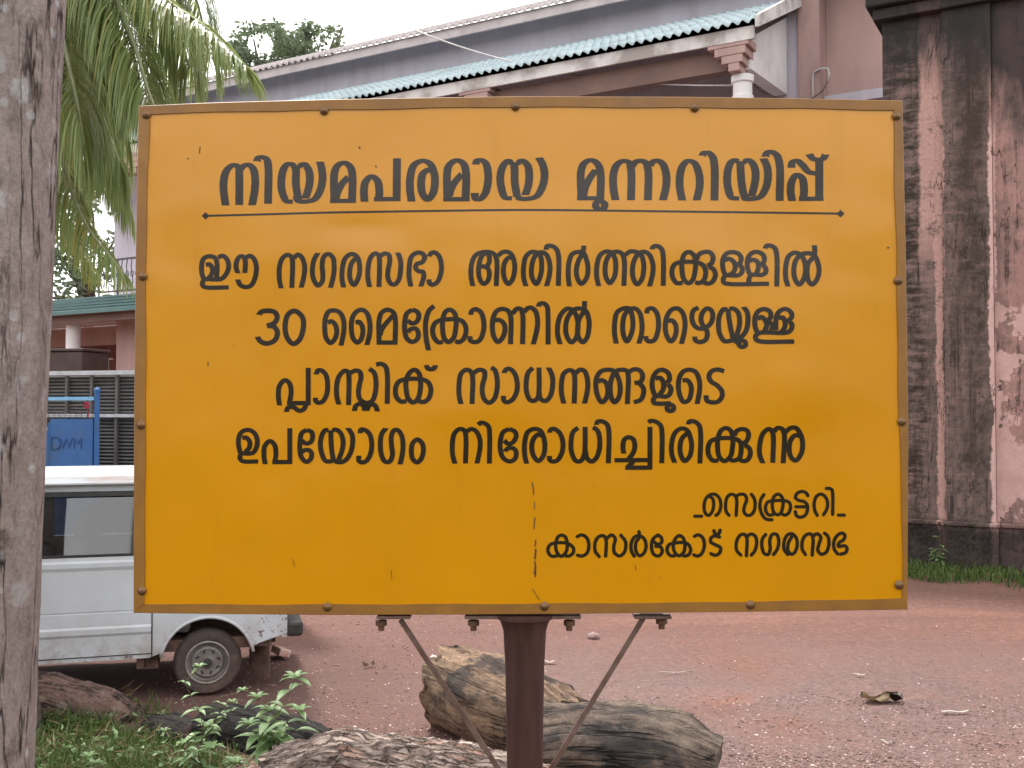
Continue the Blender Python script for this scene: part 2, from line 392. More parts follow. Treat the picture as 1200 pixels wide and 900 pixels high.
def make_pebble():
    s = Sh('loose_pebbles', 0.8, 0.35)
    g = s.n.new('ShaderNodeNewGeometry'); r = g.outputs['Random Per Island']
    c = s.mix(s.rng(r, 0.1, 0.6), (0.085, 0.052, 0.045), (0.25, 0.145, 0.12))
    c = s.mix(s.rng(r, 0.80, 1.0), c, (0.58, 0.46, 0.44))
    s.color(c); return s.m
MAT = dict(
    verge=M_('unseen_grass_sheet', (0.035, 0.06, 0.018), (0.06, 0.085, 0.028), 3, 0.95, 0.1, 0.5, 0.02),  # dark green for the sheet added behind the camera
    ground=make_ground(), plaster=make_plaster(), sheet=make_sheet(), letter=make_letter(),
    frame=M_('brown_enamel', (0.27, 0.12, 0.022), (0.22, 0.095, 0.02), 14, 0.4, 0.4, 0.12, 0.003, dirt=(0.20, 0.09, 0.03)),
    screw=M_('zinc_screw', (0.20, 0.105, 0.045), (0.13, 0.07, 0.032), 60, 0.4, 0.5, 0.1, 0.001, 0.5),
    post=M_('rusty_maroon_paint', (0.040, 0.0155, 0.014), (0.070, 0.032, 0.028), 5, 0.55, 0.22, 0.3, 0.003, 0.0, (6, 6, 0.7), dirt=(0.028, 0.012, 0.009)),
    brace=M_('rusty_flat_bar', (0.085, 0.043, 0.034), (0.15, 0.095, 0.08), 22, 0.6, 0.3, 0.3, 0.002),
    bolt=M_('rusty_bolt', (0.085, 0.035, 0.02), (0.13, 0.06, 0.035), 50, 0.7, 0.4, 0.3, 0.002),
    trunk=make_bark('fissured_bark', (0.40, 0.325, 0.305), (0.29, 0.225, 0.21), 0.75, (9, 9, 3.4), (0.56, 0.56, 0.58), 1.0, streak=.45),
    palm_trunk=make_bark('palm_bark', (0.2, 0.17, 0.15), (0.1, 0.08, 0.07), 0.4, (2, 2, 9)),
    leaf=make_leaf('palm_leaflet', (0.115, 0.165, 0.055), (0.18, 0.22, 0.08), 0.32, 0.45, 1.5),
    dryleaf=make_leaf('yellow_leaflet', (0.24, 0.21, 0.05), (0.17, 0.17, 0.05), 0.5, 0.4),
    rachis=M_('palm_rib', (0.26, 0.28, 0.16), (0.20, 0.20, 0.10), 12, 0.5, 0.4, 0.1),
    crown=make_leaf('far_tree_leaf', (0.075, 0.105, 0.06), (0.11, 0.145, 0.085), 0.55, 0.35, 0.6),
    grass=make_leaf('grass_blade', (0.03, 0.062, 0.014), (0.07, 0.105, 0.026), 0.5, 0.3, 3),
    dryblade=make_leaf('dry_blade', (0.20, 0.15, 0.07), (0.13, 0.09, 0.05), 0.7, 0.2, 6),
    weed=make_leaf('weed_leaf', (0.12, 0.20, 0.075), (0.18, 0.26, 0.12), 0.4, 0.3, 14),
    stem=M_('weed_stem', (0.10, 0.12, 0.05), (0.09, 0.05, 0.04), 20, 0.6, 0.3, 0.1),
    twig=M_('tree_branch', (0.10, 0.08, 0.07), (0.06, 0.05, 0.045), 4, 0.9, 0.2, 0.3),
    van=make_van(),
    vanlow=None,
    black=M_('black_rubber_trim', (0.02, 0.02, 0.021), (0.035, 0.033, 0.032), 20, 0.6, 0.4, 0.2),
    tyre=M_('dusty_tyre', (0.075, 0.055, 0.048), (0.055, 0.042, 0.038), 14, 0.85, 0.25, 0.3, 0.004, dirt=(0.13, 0.085, 0.07)),
    rim=M_('dull_steel_rim', (0.24, 0.22, 0.21), (0.17, 0.14, 0.125), 14, 0.45, 0.5, 0.1, 0.002, 0.35, dirt=(0.13, 0.09, 0.07)),
    mud=M_('muddy_wheel_well', (0.16, 0.10, 0.08), (0.10, 0.06, 0.05), 12, 0.95, 0.1, 0.5, 0.01),
    seat=M_('grey_vinyl_seat', (0.22, 0.21, 0.21), (0.17, 0.16, 0.16), 8, 0.6, 0.3, 0.1),
    glass=make_glass('van_window_glass', (0.34, 0.36, 0.36), 0.07),
    wall=M_('pink_wash_wall', (0.44, 0.29, 0.265), (0.37, 0.25, 0.23), 1.2, 0.85, 0.2, 0.15, 0.006, 0, (2.2, 2.2, .5), dirt=(0.29, 0.20, 0.19)),
    wallb=M_('glare_paled_wall', (0.50, 0.465, 0.53), (0.42, 0.385, 0.44), 1.0, 0.85, 0.2, 0.15, 0.006, 0, (2.2, 2.2, .5), dirt=(0.34, 0.30, 0.335)),  # wall colour paled and blued to carry the veil of glare
    white=M_('white_distemper', (0.72, 0.69, 0.70), (0.64, 0.61, 0.62), 2, 0.8, 0.3, 0.08, 0.003, dirt=(0.55, 0.50, 0.50)),
    fascia=M_('stained_white_fascia', (0.62, 0.59, 0.58), (0.33, 0.29, 0.28), 1.3, 0.8, 0.2, 0.1, 0.004, 0, (1, 1, 1), 0.42, 0.56),
    ceil=M_('brown_soffit', (0.20, 0.13, 0.11), (0.16, 0.10, 0.09), 1.5, 0.8, 0.2, 0.1),
    tile=M_('glare_paled_teal_tile', (0.31, 0.40, 0.43), (0.42, 0.50, 0.53), 3, 0.25, 0.6, 0.15, 0.004, dirt=(0.24, 0.29, 0.30)),  # teal lightened towards white, glare put into the tile colour
    ridge=M_('pale_roof_edge', (0.50, 0.44, 0.44), (0.38, 0.33, 0.33), 3, 0.7, 0.3, 0.1),
    green=M_('faded_green_sheet', (0.05, 0.115, 0.115), (0.075, 0.15, 0.145), 4, 0.5, 0.4, 0.1),
    iron=M_('dark_iron', (0.05, 0.045, 0.045), (0.09, 0.075, 0.07), 30, 0.6, 0.4, 0.1),
    slat=M_('grey_slat', (0.11, 0.105, 0.10), (0.075, 0.068, 0.065), 6, 0.6, 0.4, 0.1),
    rail=M_('pale_grey_rail', (0.50, 0.51, 0.53), (0.36, 0.35, 0.36), 10, 0.5, 0.4, 0.1),
    blue=M_('blue_gate_paint', (0.014, 0.082, 0.27), (0.028, 0.10, 0.25), 7, 0.5, 0.4, 0.1, 0.002, dirt=(0.05, 0.08, 0.14)),
    bluel=M_('pale_blue_rail', (0.20, 0.42, 0.62), (0.12, 0.3, 0.5), 10, 0.45, 0.5, 0.1),
    rustmark=M_('rust_lettering', (0.02, 0.082, 0.235), (0.05, 0.075, 0.17), 25, 0.8, 0.2, 0.1),
    faded=M_('faded_lettering', (0.022, 0.072, 0.185), (0.03, 0.06, 0.11), 25, 0.8, 0.2, 0.1),
    tank=M_('dark_brown_tank', (0.035, 0.017, 0.014), (0.055, 0.03, 0.026), 4, 0.5, 0.4, 0.1),
    log1=make_bark('bleached_log', (0.34, 0.225, 0.15), (0.105, 0.07, 0.052), 0, (1.6, 9, 1), crack=.95, src='UV', dark=.85),
    logend=make_bark('sawn_log_end', (0.22, 0.17, 0.135), (0.10, 0.08, 0.068), 0, (7, 7, 7), crack=.6),
    log2=make_bark('grey_log', (0.23, 0.172, 0.135), (0.05, 0.041, 0.037), 0, (1.5, 9, 1), crack=.95, src='UV', dark=.9),
    logbark=make_chips(),
    logred=make_bark('reddish_stump', (0.23, 0.145, 0.12), (0.075, 0.045, 0.037), 0.6, (2.4, 8, 1), (0.36, 0.28, 0.22), src='UV', dark=.9),
    char=make_bark('charred_wood', (0.05, 0.043, 0.042), (0.02, 0.018, 0.018), 0, (2.5, 18, 1), src='UV'),
    stone=M_('field_stone', (0.36, 0.26, 0.24), (0.20, 0.13, 0.12), 3, 0.85, 0.3, 0.2),
    pebble=make_pebble(),
    brick=M_('broken_brick', (0.42, 0.16, 0.12), (0.60, 0.48, 0.42), 12, 0.9, 0.2, 0.3),
    litter=M_('pale_litter', (0.62, 0.58, 0.54), (0.45, 0.40, 0.35), 10, 0.6, 0.3, 0.1),
    deadleaf=M_('dead_leaf', (0.34, 0.26, 0.15), (0.19, 0.13, 0.075), 14, 0.7, 0.3, 0.2),
    wire=M_('pale_wire', (0.55, 0.52, 0.52), (0.4, 0.38, 0.38), 5, 0.6, 0.3, 0),
    pink=M_('pink_parapet', (0.62, 0.27, 0.25), (0.70, 0.40, 0.33), 6, 0.8, 0.2, 0.1),
)

# ------------------------------------------------------------------ ground
def build_ground():
    m = MB(); xs = [-400, -120, -40, -18] + [-10 + 0.25 * i for i in range(81)] + [18, 40, 120, 400]
    ys = [-400, -120, -30, -8, 0, 3] + [4 + 0.22 * i for i in range(60)] + [20, 28, 45, 90, 200, 600]
    vs = []
    for y in ys:
        r = []
        for x in xs:
            r.append(m.bm.verts.new((x, y, gz(x, y))))
        vs.append(r)
    for j in range(len(ys) - 1):
        for i in range(len(xs) - 1): m.bm.faces.new((vs[j][i], vs[j][i + 1], vs[j + 1][i + 1], vs[j + 1][i]))
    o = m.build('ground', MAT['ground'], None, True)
    tag(o, 'red laterite gravel yard', None, None, 'structure'); return o
build_ground()
m = MB(); m.face([Vector((-60, -60, .01)), Vector((60, -60, .01)), Vector((60, .6, .01)), Vector((-60, .6, .01))])
tag(m.build('unseen_grass_sheet', MAT['verge'], None, False, False), None, None, None, 'structure')  # unseen sheet added behind the camera to darken the board's lower reflection

U = Vector((-0.8660254, 0.5, 0)); V = Vector((0.5, 0.8660254, 0)); Z = Vector((0, 0, 1))
# ------------------------------------------------------------------ main building, local frame: x to the right along the front, y away, z up
BO = Vector((3.6, 15.0, 0))
RZ = math.atan2(-0.5, 0.8660254)
bld = empty('municipal_building', BO, 'pink two storey building with teal tiled veranda roof on white columns', 'building', None, RZ)
def bx(m, x0, x1, y0, y1, z0, z1, bev=0.0):
    return m.box(((x0 + x1) / 2, (y0 + y1) / 2, (z0 + z1) / 2), (x1 - x0, y1 - y0, z1 - z0), None, bev)
# x = -a.  front wall plane at y = 2.5
m = MB()
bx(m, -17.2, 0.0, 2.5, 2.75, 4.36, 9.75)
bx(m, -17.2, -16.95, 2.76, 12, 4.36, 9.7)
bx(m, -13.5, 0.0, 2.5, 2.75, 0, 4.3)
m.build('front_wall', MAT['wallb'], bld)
m = MB()
bx(m, 0.002, 0.36, 2.44, 12, 0, 11.5); bx(m, 0.365, 7, 2.9, 12, 0, 11.5)
m.build('side_wall', MAT['wall'], bld)
for z_ in (3.4, 7.2):
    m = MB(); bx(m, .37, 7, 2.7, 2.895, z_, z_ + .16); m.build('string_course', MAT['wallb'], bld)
# lower veranda roof: corrugated courses of tile
def tiled(x0, x1, y0, z0, y1, z1, px=0.24, crs=10, name='veranda_roof', matl='tile', amp=0.028):
    m = MB(); n = int((x1 - x0) / px * 6); rows = []
    for c in range(crs):
        for e, lift in ((0.0, 0.03), (1.0, 0.0)):
            t = (c + e) / crs; row = []
            for i in range(n + 1):
                x = x0 + (x1 - x0) * i / n; w = amp * math.cos(2 * math.pi * (x - x0) / px)
                sc = 0.022 * math.cos(2 * math.pi * (x - x0) / px) if e == 0 else 0
                row.append(m.bm.verts.new((x, y0 + (y1 - y0) * t - sc, z0 + (z1 - z0) * t + w + lift)))
            rows.append(row)
        # nose of the course
    for r0, r1 in zip(rows, rows[1:]):
        for i in range(n): m.bm.faces.new((r0[i], r0[i + 1], r1[i + 1], r1[i]))
    # thickness of the lowest course
    low = [m.bm.verts.new((v.co.x, v.co.y + .01, v.co.z - .045)) for v in rows[0]]
    for i in range(n): m.bm.faces.new((low[i], low[i + 1], rows[0][i + 1], rows[0][i]))
    return m.build(name, MAT[matl], bld, True)
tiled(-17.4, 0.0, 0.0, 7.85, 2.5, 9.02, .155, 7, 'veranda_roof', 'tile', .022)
m = MB(); bx(m, -17.3, -0.05, 0.10, 0.15, 7.60, 7.80); m.build('eave_fascia', MAT['fascia'], bld)
m = MB()
m.prism([Vector((.0, -.02, 7.72)), Vector((.0, -.02, 7.90)), Vector((.0, 2.44, 9.12)), Vector((.0, 2.44, 8.86))], (.07, 0, 0))
m.build('verge_board', MAT['fascia'], bld)
m = MB()
m.prism([Vector((-17.2, .16, 7.74)), Vector((-17.2, 2.49, 8.86)), Vector((-17.2, 2.49, 8.80)), Vector((-17.2, .16, 7.68))], (17, 0, 0))
m.build('soffit', MAT['ceil'], bld)
m = MB(); bx(m, -17.2, -.46, .30, .56, 7.25, 7.58); m.build('veranda_beam', MAT['ceil'], bld)
m = MB()
m.prism([Vector((-.42, .42, 7.26)), Vector((-.42, 2.49, 7.42)), Vector((-.42, 2.49, 8.74)), Vector((-.42, .42, 7.74))], (.22, 0, 0))
m.build('gable_panel', MAT['white'], bld)
def column(x, y, z0, z1, r=.145):
    m = MB()
    m.lathe([(r * 1.35, z0), (r * 1.35, z0 + .15), (r, z0 + .22), (r * .95, z1 - .42), (r * .95, z1 - .40), (r * 1.12, z1 - .39), (r * 1.12, z1 - .31), (r, z1 - .30), (r * 1.0, z1 - .12), (r * 1.18, z1 - .1), (r * 1.18, z1)], 24, Matrix.Translation((x, y, 0)))
    c = m.build('column', MAT['white'], bld, 'angle')
    m = MB()
    for k in range(4):
        w = .17 + .075 * k; h0 = z1 + .005 + .125 * k
        m.box((x - .04 - .03 * k, y - .1, h0 + .06), (w + .08 * k, .42, .12), None, .01)
    m.build('capital', MAT['wall'], c)
for x in (-.33, -4.85, -9.35, -13.6): column(x, .42, 4.35, 7.16)
# upper roof and its soffit
tiled(-18.5, 6.5, 1.9, 9.62, 5.8, 11.45, 0.17, 9, 'upper_roof', 'ridge', .02)
m = MB(); bx(m, -18.4, 6.4, 1.97, 2.02, 9.42, 9.60); m.build('upper_fascia', MAT['ridge'], bld)
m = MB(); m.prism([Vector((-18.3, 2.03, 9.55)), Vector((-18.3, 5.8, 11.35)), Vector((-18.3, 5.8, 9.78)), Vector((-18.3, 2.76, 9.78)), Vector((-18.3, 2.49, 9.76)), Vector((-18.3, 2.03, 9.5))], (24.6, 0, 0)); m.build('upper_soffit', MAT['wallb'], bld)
# balcony slab, green canopy and ground floor
m = MB(); bx(m, -26, 0, 0.3, 2.49, 4.20, 4.34); m.build('balcony_slab', MAT['white'], bld)
m = MB()
m.prism([Vector((-26, -.25, 4.24)), Vector((-26, .31, 4.60)), Vector((-26, .31, 4.53)), Vector((-26, -.25, 4.16))], (26, 0, 0))
for q in range(4): m.box((-13, -.2 + .13 * q, 4.30 + .085 * q), (26, .03, .035))
m.build('canopy_sheet', MAT['green'], bld)
m = MB(); bx(m, -26, 0, -.02, .04, 4.00, 4.18); m.build('canopy_fascia', MAT['ceil'], bld)
m = MB(); bx(m, -26, 0, .05, .1, 4.30, 4.36); m.build('canopy_gutter', MAT['rail'], bld)
m = MB()
bx(m, -26, -15.12, 2.5, 2.7, 0, 2.1); bx(m, -26, -20.2, 2.5, 2.7, 2.11, 4.2); bx(m, -15.1, -13.55, .9, 2.7, 0, 4.2); bx(m, -20.19, -15.12, 2.5, 2.7, 3.72, 4.2)
m.build('ground_floor_wall', MAT['wall'], bld)
m = MB(); bx(m, -26, -13.6, 5.2, 5.4, 0, 4.2); m.build('back_wall', MAT['pink'], bld)
m = MB(); bx(m, -26, -13.62, 2.72, 5.4, 4.0, 4.19); m.build('room_ceiling', MAT['ceil'], bld)
m = MB(); 
m.lathe([(.16, 0), (.16, 4.0)], 20, Matrix.Translation((-15.87, .35, 0))); m.build('column', MAT['white'], bld, 'angle')
m = MB(); m.lathe([(.17, 0), (.17, 4.0)], 20, Matrix.Translation((-21, .35, 0))); m.build('column', MAT['white'], bld, 'angle')
m = MB()
for z in (2.62, 2.95, 3.35): m.bar((-20.4, 2.42, z), (-17.1, 2.42, z), .035, .035)
for i in range(6): m.bar((-20.3 + .6 * i, 2.45, 2.1), (-20.3 + .6 * i, 2.45, 3.35), .02, .02)
m.build('window_grille', MAT['rail'], bld)
m = MB()
for i in range(14):
    x = -19.2 + .14 * i
    m.lathe([(.03, 2.1), (.05, 2.3), (.025, 2.5), (.05, 2.7), (.03, 2.9)], 8, Matrix.Translation((x, 3.4, 0)))
bx(m, -19.6, -17.2, 3.33, 3.47, 2.9, 2.98); bx(m, -19.6, -17.2, 3.33, 3.47, 1.95, 2.1)
m.build('baluster_row', MAT['pink'], bld)
# balcony railing
m = MB(); rx0, rx1 = -15.1, -9.4
for z in (4.70, 5.40): m.bar((rx0, .42, z), (rx1, .42, z), .04, .04)
for i in range(int((rx1 - rx0) / .62) + 1): m.bar((rx0 + .62 * i, .42, 4.34), (rx0 + .62 * i, .42, 5.42), .035, .035)
for i in range(int((rx1 - rx0) / .155)):
    x = rx0 + .155 * i
    m.tube([(x, .42, 4.7), (x + .03, .42, 4.88), (x, .42, 5.05), (x - .03, .42, 5.22), (x, .42, 5.4)], .011, 5)
    m.tube([(x + .05 * math.cos(q), .42, 5.06 + .07 * math.sin(q)) for q in [k * math.pi / 4 for k in range(9)]], .008, 5)
m.build('balcony_railing', MAT['iron'], bld)
# conduit loop on the wall, tube light in the veranda
m = MB()
cpt = [(.25, 2.415, 6.4), (.25, 2.415, 7.62), (.27, 2.41, 7.70), (.38, 2.40, 7.74), (.50, 2.39, 7.72), (.53, 2.38, 7.62), (.5, 2.38, 7.5)]
m.tube(cpt, .017, 8); m.build('conduit_pipe', MAT['wire'], bld, True)
m = MB(); m.tube([(.5, 2.38, 7.5), (.42, 2.37, 7.35), (.2, 2.36, 7.22), (-.1, 2.35, 7.2), (-.4, 1.6, 7.28), (-.33, .6, 7.2)], .011, 6); m.build('drop_cable', MAT['iron'], bld, True)
m = MB(); m.tube([(-4.2, 1.6, 7.9), (-1.2, 1.75, 8.1)], .02, 8); m.build('lamp_tube', MAT['wire'], bld)

# overhead service wire
wa, wb = P(488, 36, 18.6), P(858, 100, 15.6)
m = MB(); m.tube([wa.lerp(wb, t) - Z * (.28 * 4 * t * (1 - t)) for t in [k / 20 for k in range(21)]], .013, 6)
tag(m.build('service_wire', MAT['wire'], None, True), 'thin pale service wire sagging from the upper roof edge to the white column', 'wire')

# ------------------------------------------------------------------ weathered wall on the right
wallo = empty('plaster_wall', Vector((5.14, 13.8, 0)), 'tall weathered pink plaster wall with black mould streaks and peeling patches', 'wall', None, RZ)
m = MB(); bx(m, -.1, .65, 0, .5, .62, 7.34); bx(m, .655, 1.245, -.055, .5, .62, 7.34); bx(m, 1.25, 6, 0.002, .5, .62, 7.34)
m.build('wall_face', MAT['plaster'], wallo)
m = MB(); bx(m, -.2, .62, -.10, .5, -.1, .56); bx(m, .625, 1.28, -.16, .5, -.1, .56); bx(m, 1.285, 6, -.10, .5, -.1, .56); m.build('plinth', MAT['plaster'], wallo)
m = MB(); bx(m, -.22, .60, -.13, .5, .563, .617, .012); bx(m, .605, 1.30, -.19, .5, .563, .617, .012); bx(m, 1.305, 6, -.13, .5, .563, .617, .012); m.build('plinth_ledge', MAT['plaster'], wallo)
m = MB(); bx(m, -.2, 6.1, -.14, .6, 7.345, 7.5, .02); bx(m, -.28, 6.2, -.24, .7, 7.505, 7.9, .03); m.build('cornice', MAT['plaster'], wallo)

# ------------------------------------------------------------------ slatted fence and blue gate behind the van
f0 = Vector((-4.0, 10.7, 0)); frz = RZ * .55
fence = empty('slatted_fence', f0, 'grey louvred metal fence with pale top rail behind the white van', 'fence', None, frz)
TOPZ = 2.45
m = MB()
for i in range(62): m.box((-.9, .03, .12 + .0375 * i), (5.6, .03, .021), Matrix.Rotation(R(-35), 3, 'X'))
m.build('slat_panel', MAT['slat'], fence)
m = MB(); m.box((-.9, .09, 1.25), (5.6, .008, 2.4)); m.build('back_sheet', MAT['tank'], fence)
for z, h in ((TOPZ, .045), (2.0, .035)):
    m = MB(); m.bar((-3.7, -.03, z), (1.9, -.03, z), .05, h); m.build('rail', MAT['rail'], fence)
for i in range(18):
    m = MB(); x = -3.6 + .315 * i; m.bar((x - .03, -.012, 0), (x + .0, -.012, TOPZ - .03), .035, .03); m.build('post', MAT['slat'], fence)
gt = empty('blue_gate', P(113, 545, 10.0) * 1.0, 'blue sheet metal gate with wire mesh top and rusty lettering beyond the van roof', 'gate', None, frz)
gt.location.z = 0
ZB = 1.97
m = MB(); m.box((-.29, 0, ZB / 2 + .1), (.50, .02, ZB - .2)); m.build('gate_panel', MAT['blue'], gt)
m = MB(); m.box((-.90, .01, .98), (.66, .02, 1.72)); m.build('side_panel', MAT['blue'], gt)
m = MB(); m.bar((0, 0, 0), (0, 0, 2.23), .045, .045); m.lathe([(.03, 2.23), (.032, 2.26), (.01, 2.28)], 10); m.build('post', MAT['blue'], gt)
m = MB(); m.bar((-.555, -.004, .1), (-.555, -.004, ZB - .04), .03, .03); m.build('stile', MAT['blue'], gt)
m = MB(); m.bar((-1.2, 0, 2.17), (-.023, 0, 2.17), .035, .035); m.build('rail', MAT['bluel'], gt)
m = MB(); m.bar((-1.2, .02, 1.87), (-.575, .02, 1.87), .03, .03); m.build('side_rail', MAT['bluel'], gt)
m = MB()
for z in (2.0, 2.05, 2.1): m.bar((-1.2, .01, z), (-.02, .01, z), .006, .006)
for i in range(18): m.bar((-1.16 + .065 * i, .01, 1.9), (-1.16 + .065 * i, .01, 2.16), .005, .005)
m.build('wire_mesh', MAT['iron'], gt)
def text_mesh(body, size, mat, parent, M, name='lettering', ext=.002):
    c = bpy.data.curves.new(name, 'FONT'); c.body = body; c.size = size; c.extrude = ext; c.align_x = 'CENTER'
    t = bpy.data.objects.new(name, c); COL.objects.link(t)
    dg = bpy.context.evaluated_depsgraph_get(); me = bpy.data.meshes.new_from_object(t.evaluated_get(dg))
    bpy.data.objects.remove(t); me.materials.clear(); me.materials.append(mat)
    o = bpy.data.objects.new(name, me); link(o, parent); o.matrix_local = M; return o
FR = Matrix.Rotation(R(90), 4, 'X')
text_mesh('D', .20, MAT['faded'], gt, Matrix.Translation((-.47, -.0135, 1.66)) @ FR)
text_mesh('WM', .15, MAT['rustmark'], gt, Matrix.Translation((-.29, -.0135, 1.68)) @ FR)
fl_ = P(101.5, 475, 10.1)
m = MB()
random.seed(8)
for k in range(9):
    a = k * .7; c = fl_ + Vector((.02 * math.cos(a), 0, .02 * math.sin(a)))
    m.lathe([(.004, -.006), (.016, 0), (.004, .006)], 7, Matrix.Translation(c) @ Matrix.Rotation(a, 4, 'Y') @ Matrix.Rotation(R(70), 4, 'X'))
m.tube([fl_ + Vector((0, .01, -.01)), fl_ + Vector((.01, .02, -.09)), fl_ + Vector((.0, .02, -.15))], .006, 6)
tag(m.build('hibiscus_flower', M_('red_petals', (0.5, 0.03, 0.07), (0.4, 0.02, 0.05), 20, 0.5, 0.3, 0)), 'small red flower poking through the mesh of the blue gate', 'flower')
tk = P(88, 442, 15.5); tk.z = 0
tank = empty('water_tank', tk, 'dark brown rectangular metal tank above the grey louvred fence', 'tank', None, frz)
m = MB(); m.box((0, 0, 2.72), (.74, .6, .42), None, .02); m.build('tank_body', MAT['tank'], tank)
m = MB(); m.box((0, 0, 2.955), (.78, .64, .04), None, .008); m.build('lid', MAT['tank'], tank)
for sx in (-1, 1):
    for sy in (-1, 1):
        m = MB(); m.bar((sx * .3, sy * .24, 0), (sx * .3, sy * .24, 2.51), .06, .06); m.build('leg', MAT['iron'], tank)

# ------------------------------------------------------------------ the notice board
def board_matrix():
    cx, cy, d, ax, ay, az, h = (0.0171869, 0.0664483, 2.4001522, -0.0268068, -0.0082418, 0.0041045, 1.1903095)
    Rb = Matrix.Rotation(az, 3, 'Z') @ Matrix.Rotation(ay, 3, 'Y') @ Matrix.Rotation(ax, 3, 'X')
    C = Matrix.Rotation(R(90) + PITCH, 3, 'X')
    return Matrix.Translation(C @ Vector((cx, cy, -d)) + Vector((0, 0, H))) @ (C @ Rb).to_4x4()
BW = board_matrix(); BI = BW.inverted()
def bl(px, py, z=0.0):                    # place on the board's face, in the board's own metres
    o = BI @ Vector((0, 0, H)); r = BI.to_3x3() @ ray(px, py)
    q = o + r * (-o.z / r.z); return Vector((q.x, q.y, z))
def bulge(x, y):                          # the sheet bellies and dents by a few millimetres between its screws
    e = max(0.0, 1 - (x / 0.9) ** 2) * max(0.0, 1 - (y / 0.6) ** 2)
    d = 0.0
    for cx, cy, a, sx, sy in DENTS: d += a * math.exp(-((x - cx) / sx) ** 2 - ((y - cy) / sy) ** 2)
    return max(-0.004, 0.006 * e * (0.4 + noise.noise(Vector((x * 1.7, y * 2.1, 3.0)))) + d * min(1, e * 3))
DENTS = [(-.37, .30, -.0022, .10, .03), (-.36, -.02, .0020, .012, .16), (.60, .33, -.0020, .16, .10), (.68, -.10, .0024, .10, .07), (.06, -.30, .0016, .010, .14), (-.62, .12, -.0016, .12, .10), (.20, .42, -.0016, .20, .05), (-.10, -.12, .0014, .16, .05), (.45, -.40, -.0014, .14, .06), (-.55, -.36, .0014, .16, .08)]
pb = P(615, 900, 2.43)
board = empty('notice_board', (pb.x, 2.43, 0), 'large yellow painted metal notice board with black writing on a maroon steel post', 'notice board')
LM = board.matrix_basis.inverted() @ BW
def lerp_poly(poly, t):
    for (a, b) in zip(poly, poly[1:]):
        if a[0] <= t <= b[0]:
            return a[1] + (b[1] - a[1]) * (t - a[0]) / (b[0] - a[0])
    return poly[0][1] if t < poly[0][0] else poly[-1][1]
TOPo = [(163, 124.5), (250, 120.5), (400, 116.5), (600, 113.3), (800, 113.8), (950, 116), (1057, 118.3)]
TOPi = [(176, 134), (260, 131.5), (400, 129), (520, 126.5), (600, 125.5), (800, 126.5), (950, 127.5), (1047, 129.5)]
BOTo = [(157, 718), (270, 719.5), (400, 720.5), (640, 719.5), (800, 717.5), (930, 716), (1063, 714)]
BOTi = [(169.5, 707.5), (290, 708.3), (400, 708), (560, 707.6), (700, 706.7), (800, 706), (930, 704), (1057, 701)]
LEFo = [(124.5, 163), (300, 159.5), (500, 157.5), (718, 157)]
LEFi = [(134, 176), (220, 173), (300, 171), (450, 171.2), (600, 170), (707.5, 169.5)]
RIGo = [(118.3, 1057), (300, 1061), (500, 1064), (714, 1063)]
RIGi = [(129.5, 1047), (220, 1048), (300, 1050.5), (450, 1052), (560, 1055.5), (640, 1057.5), (701, 1057)]
# sheet: a gently dented grid inside the painted border
m = MB(); NX, NY = 150, 100; grid = []
for j in range(NY + 1):
    row = []
    for i in range(NX + 1):
        u, v = i / NX, j / NY
        yt = lerp_poly(TOPo, 163 + u * 894) + 4; yb = lerp_poly(BOTo, 157 + u * 906) - 4
        y = yt + (yb - yt) * v
        xl = lerp_poly(LEFo, y) + 4; xr = lerp_poly(RIGo, y) - 4
        q = bl(xl + (xr - xl) * u, y); q.z = bulge(q.x, q.y); row.append(m.bm.verts.new(q))
    grid.append(row)
for j in range(NY):
    for i in range(NX): m.bm.faces.new((grid[j + 1][i], grid[j + 1][i + 1], grid[j][i + 1], grid[j][i]))
m.build('sign_sheet', MAT['sheet'], board, True, False, LM)
m = MB()
m.box((0.017 - 0.017, 0.0, -0.016), (1.76, 1.15, 0.004)); m.build('backing_sheet', MAT['post'], board, False, True, LM)
def frame_bar(outer, inner, horiz):
    m = MB(); n = 24; vs = []
    for k in range(n + 1):
        t = k / n
        if horiz:
            xo = outer[0][0] + (outer[-1][0] - outer[0][0]) * t; xi = inner[0][0] + (inner[-1][0] - inner[0][0]) * t
            a = bl(xo, lerp_poly(outer, xo)); b = bl(xi, lerp_poly(inner, xi) + 0.5 * math.sin(xi * .045))
        else:
            yo = outer[0][0] + (outer[-1][0] - outer[0][0]) * t; yi = inner[0][0] + (inner[-1][0] - inner[0][0]) * t
            a = bl(lerp_poly(outer, yo), yo); b = bl(lerp_poly(inner, yi) + 0.5 * math.sin(yi * .05), yi)
        z = 0.0035 if 0 < k < n else 0.0035
        vs.append([m.bm.verts.new((p.x, p.y, zz)) for p, zz in ((a, -0.038), (a, z - .0012), (a.lerp(b, .05), z), (b, z), (b, -0.004))])
    for A, B in zip(vs, vs[1:]):
        for q in range(4): m.bm.faces.new((A[q], A[q + 1], B[q + 1], B[q]))
    return m.build('frame_bar', MAT['frame'], board, False, True, LM)
for o_, i_, hz in ((TOPo, TOPi, 1), (BOTo, BOTi, 1), (LEFo, LEFi, 0), (RIGo, RIGi, 0)): frame_bar(o_, i_, hz)
screws = [(172, 135), (380, 130), (604, 125), (814, 126.5), (1050, 136.5), (168, 324), (166, 498), (167, 692), (1052, 329), (1056, 494), (1053, 685), (384, 711), (638, 710), (879, 708.5)]
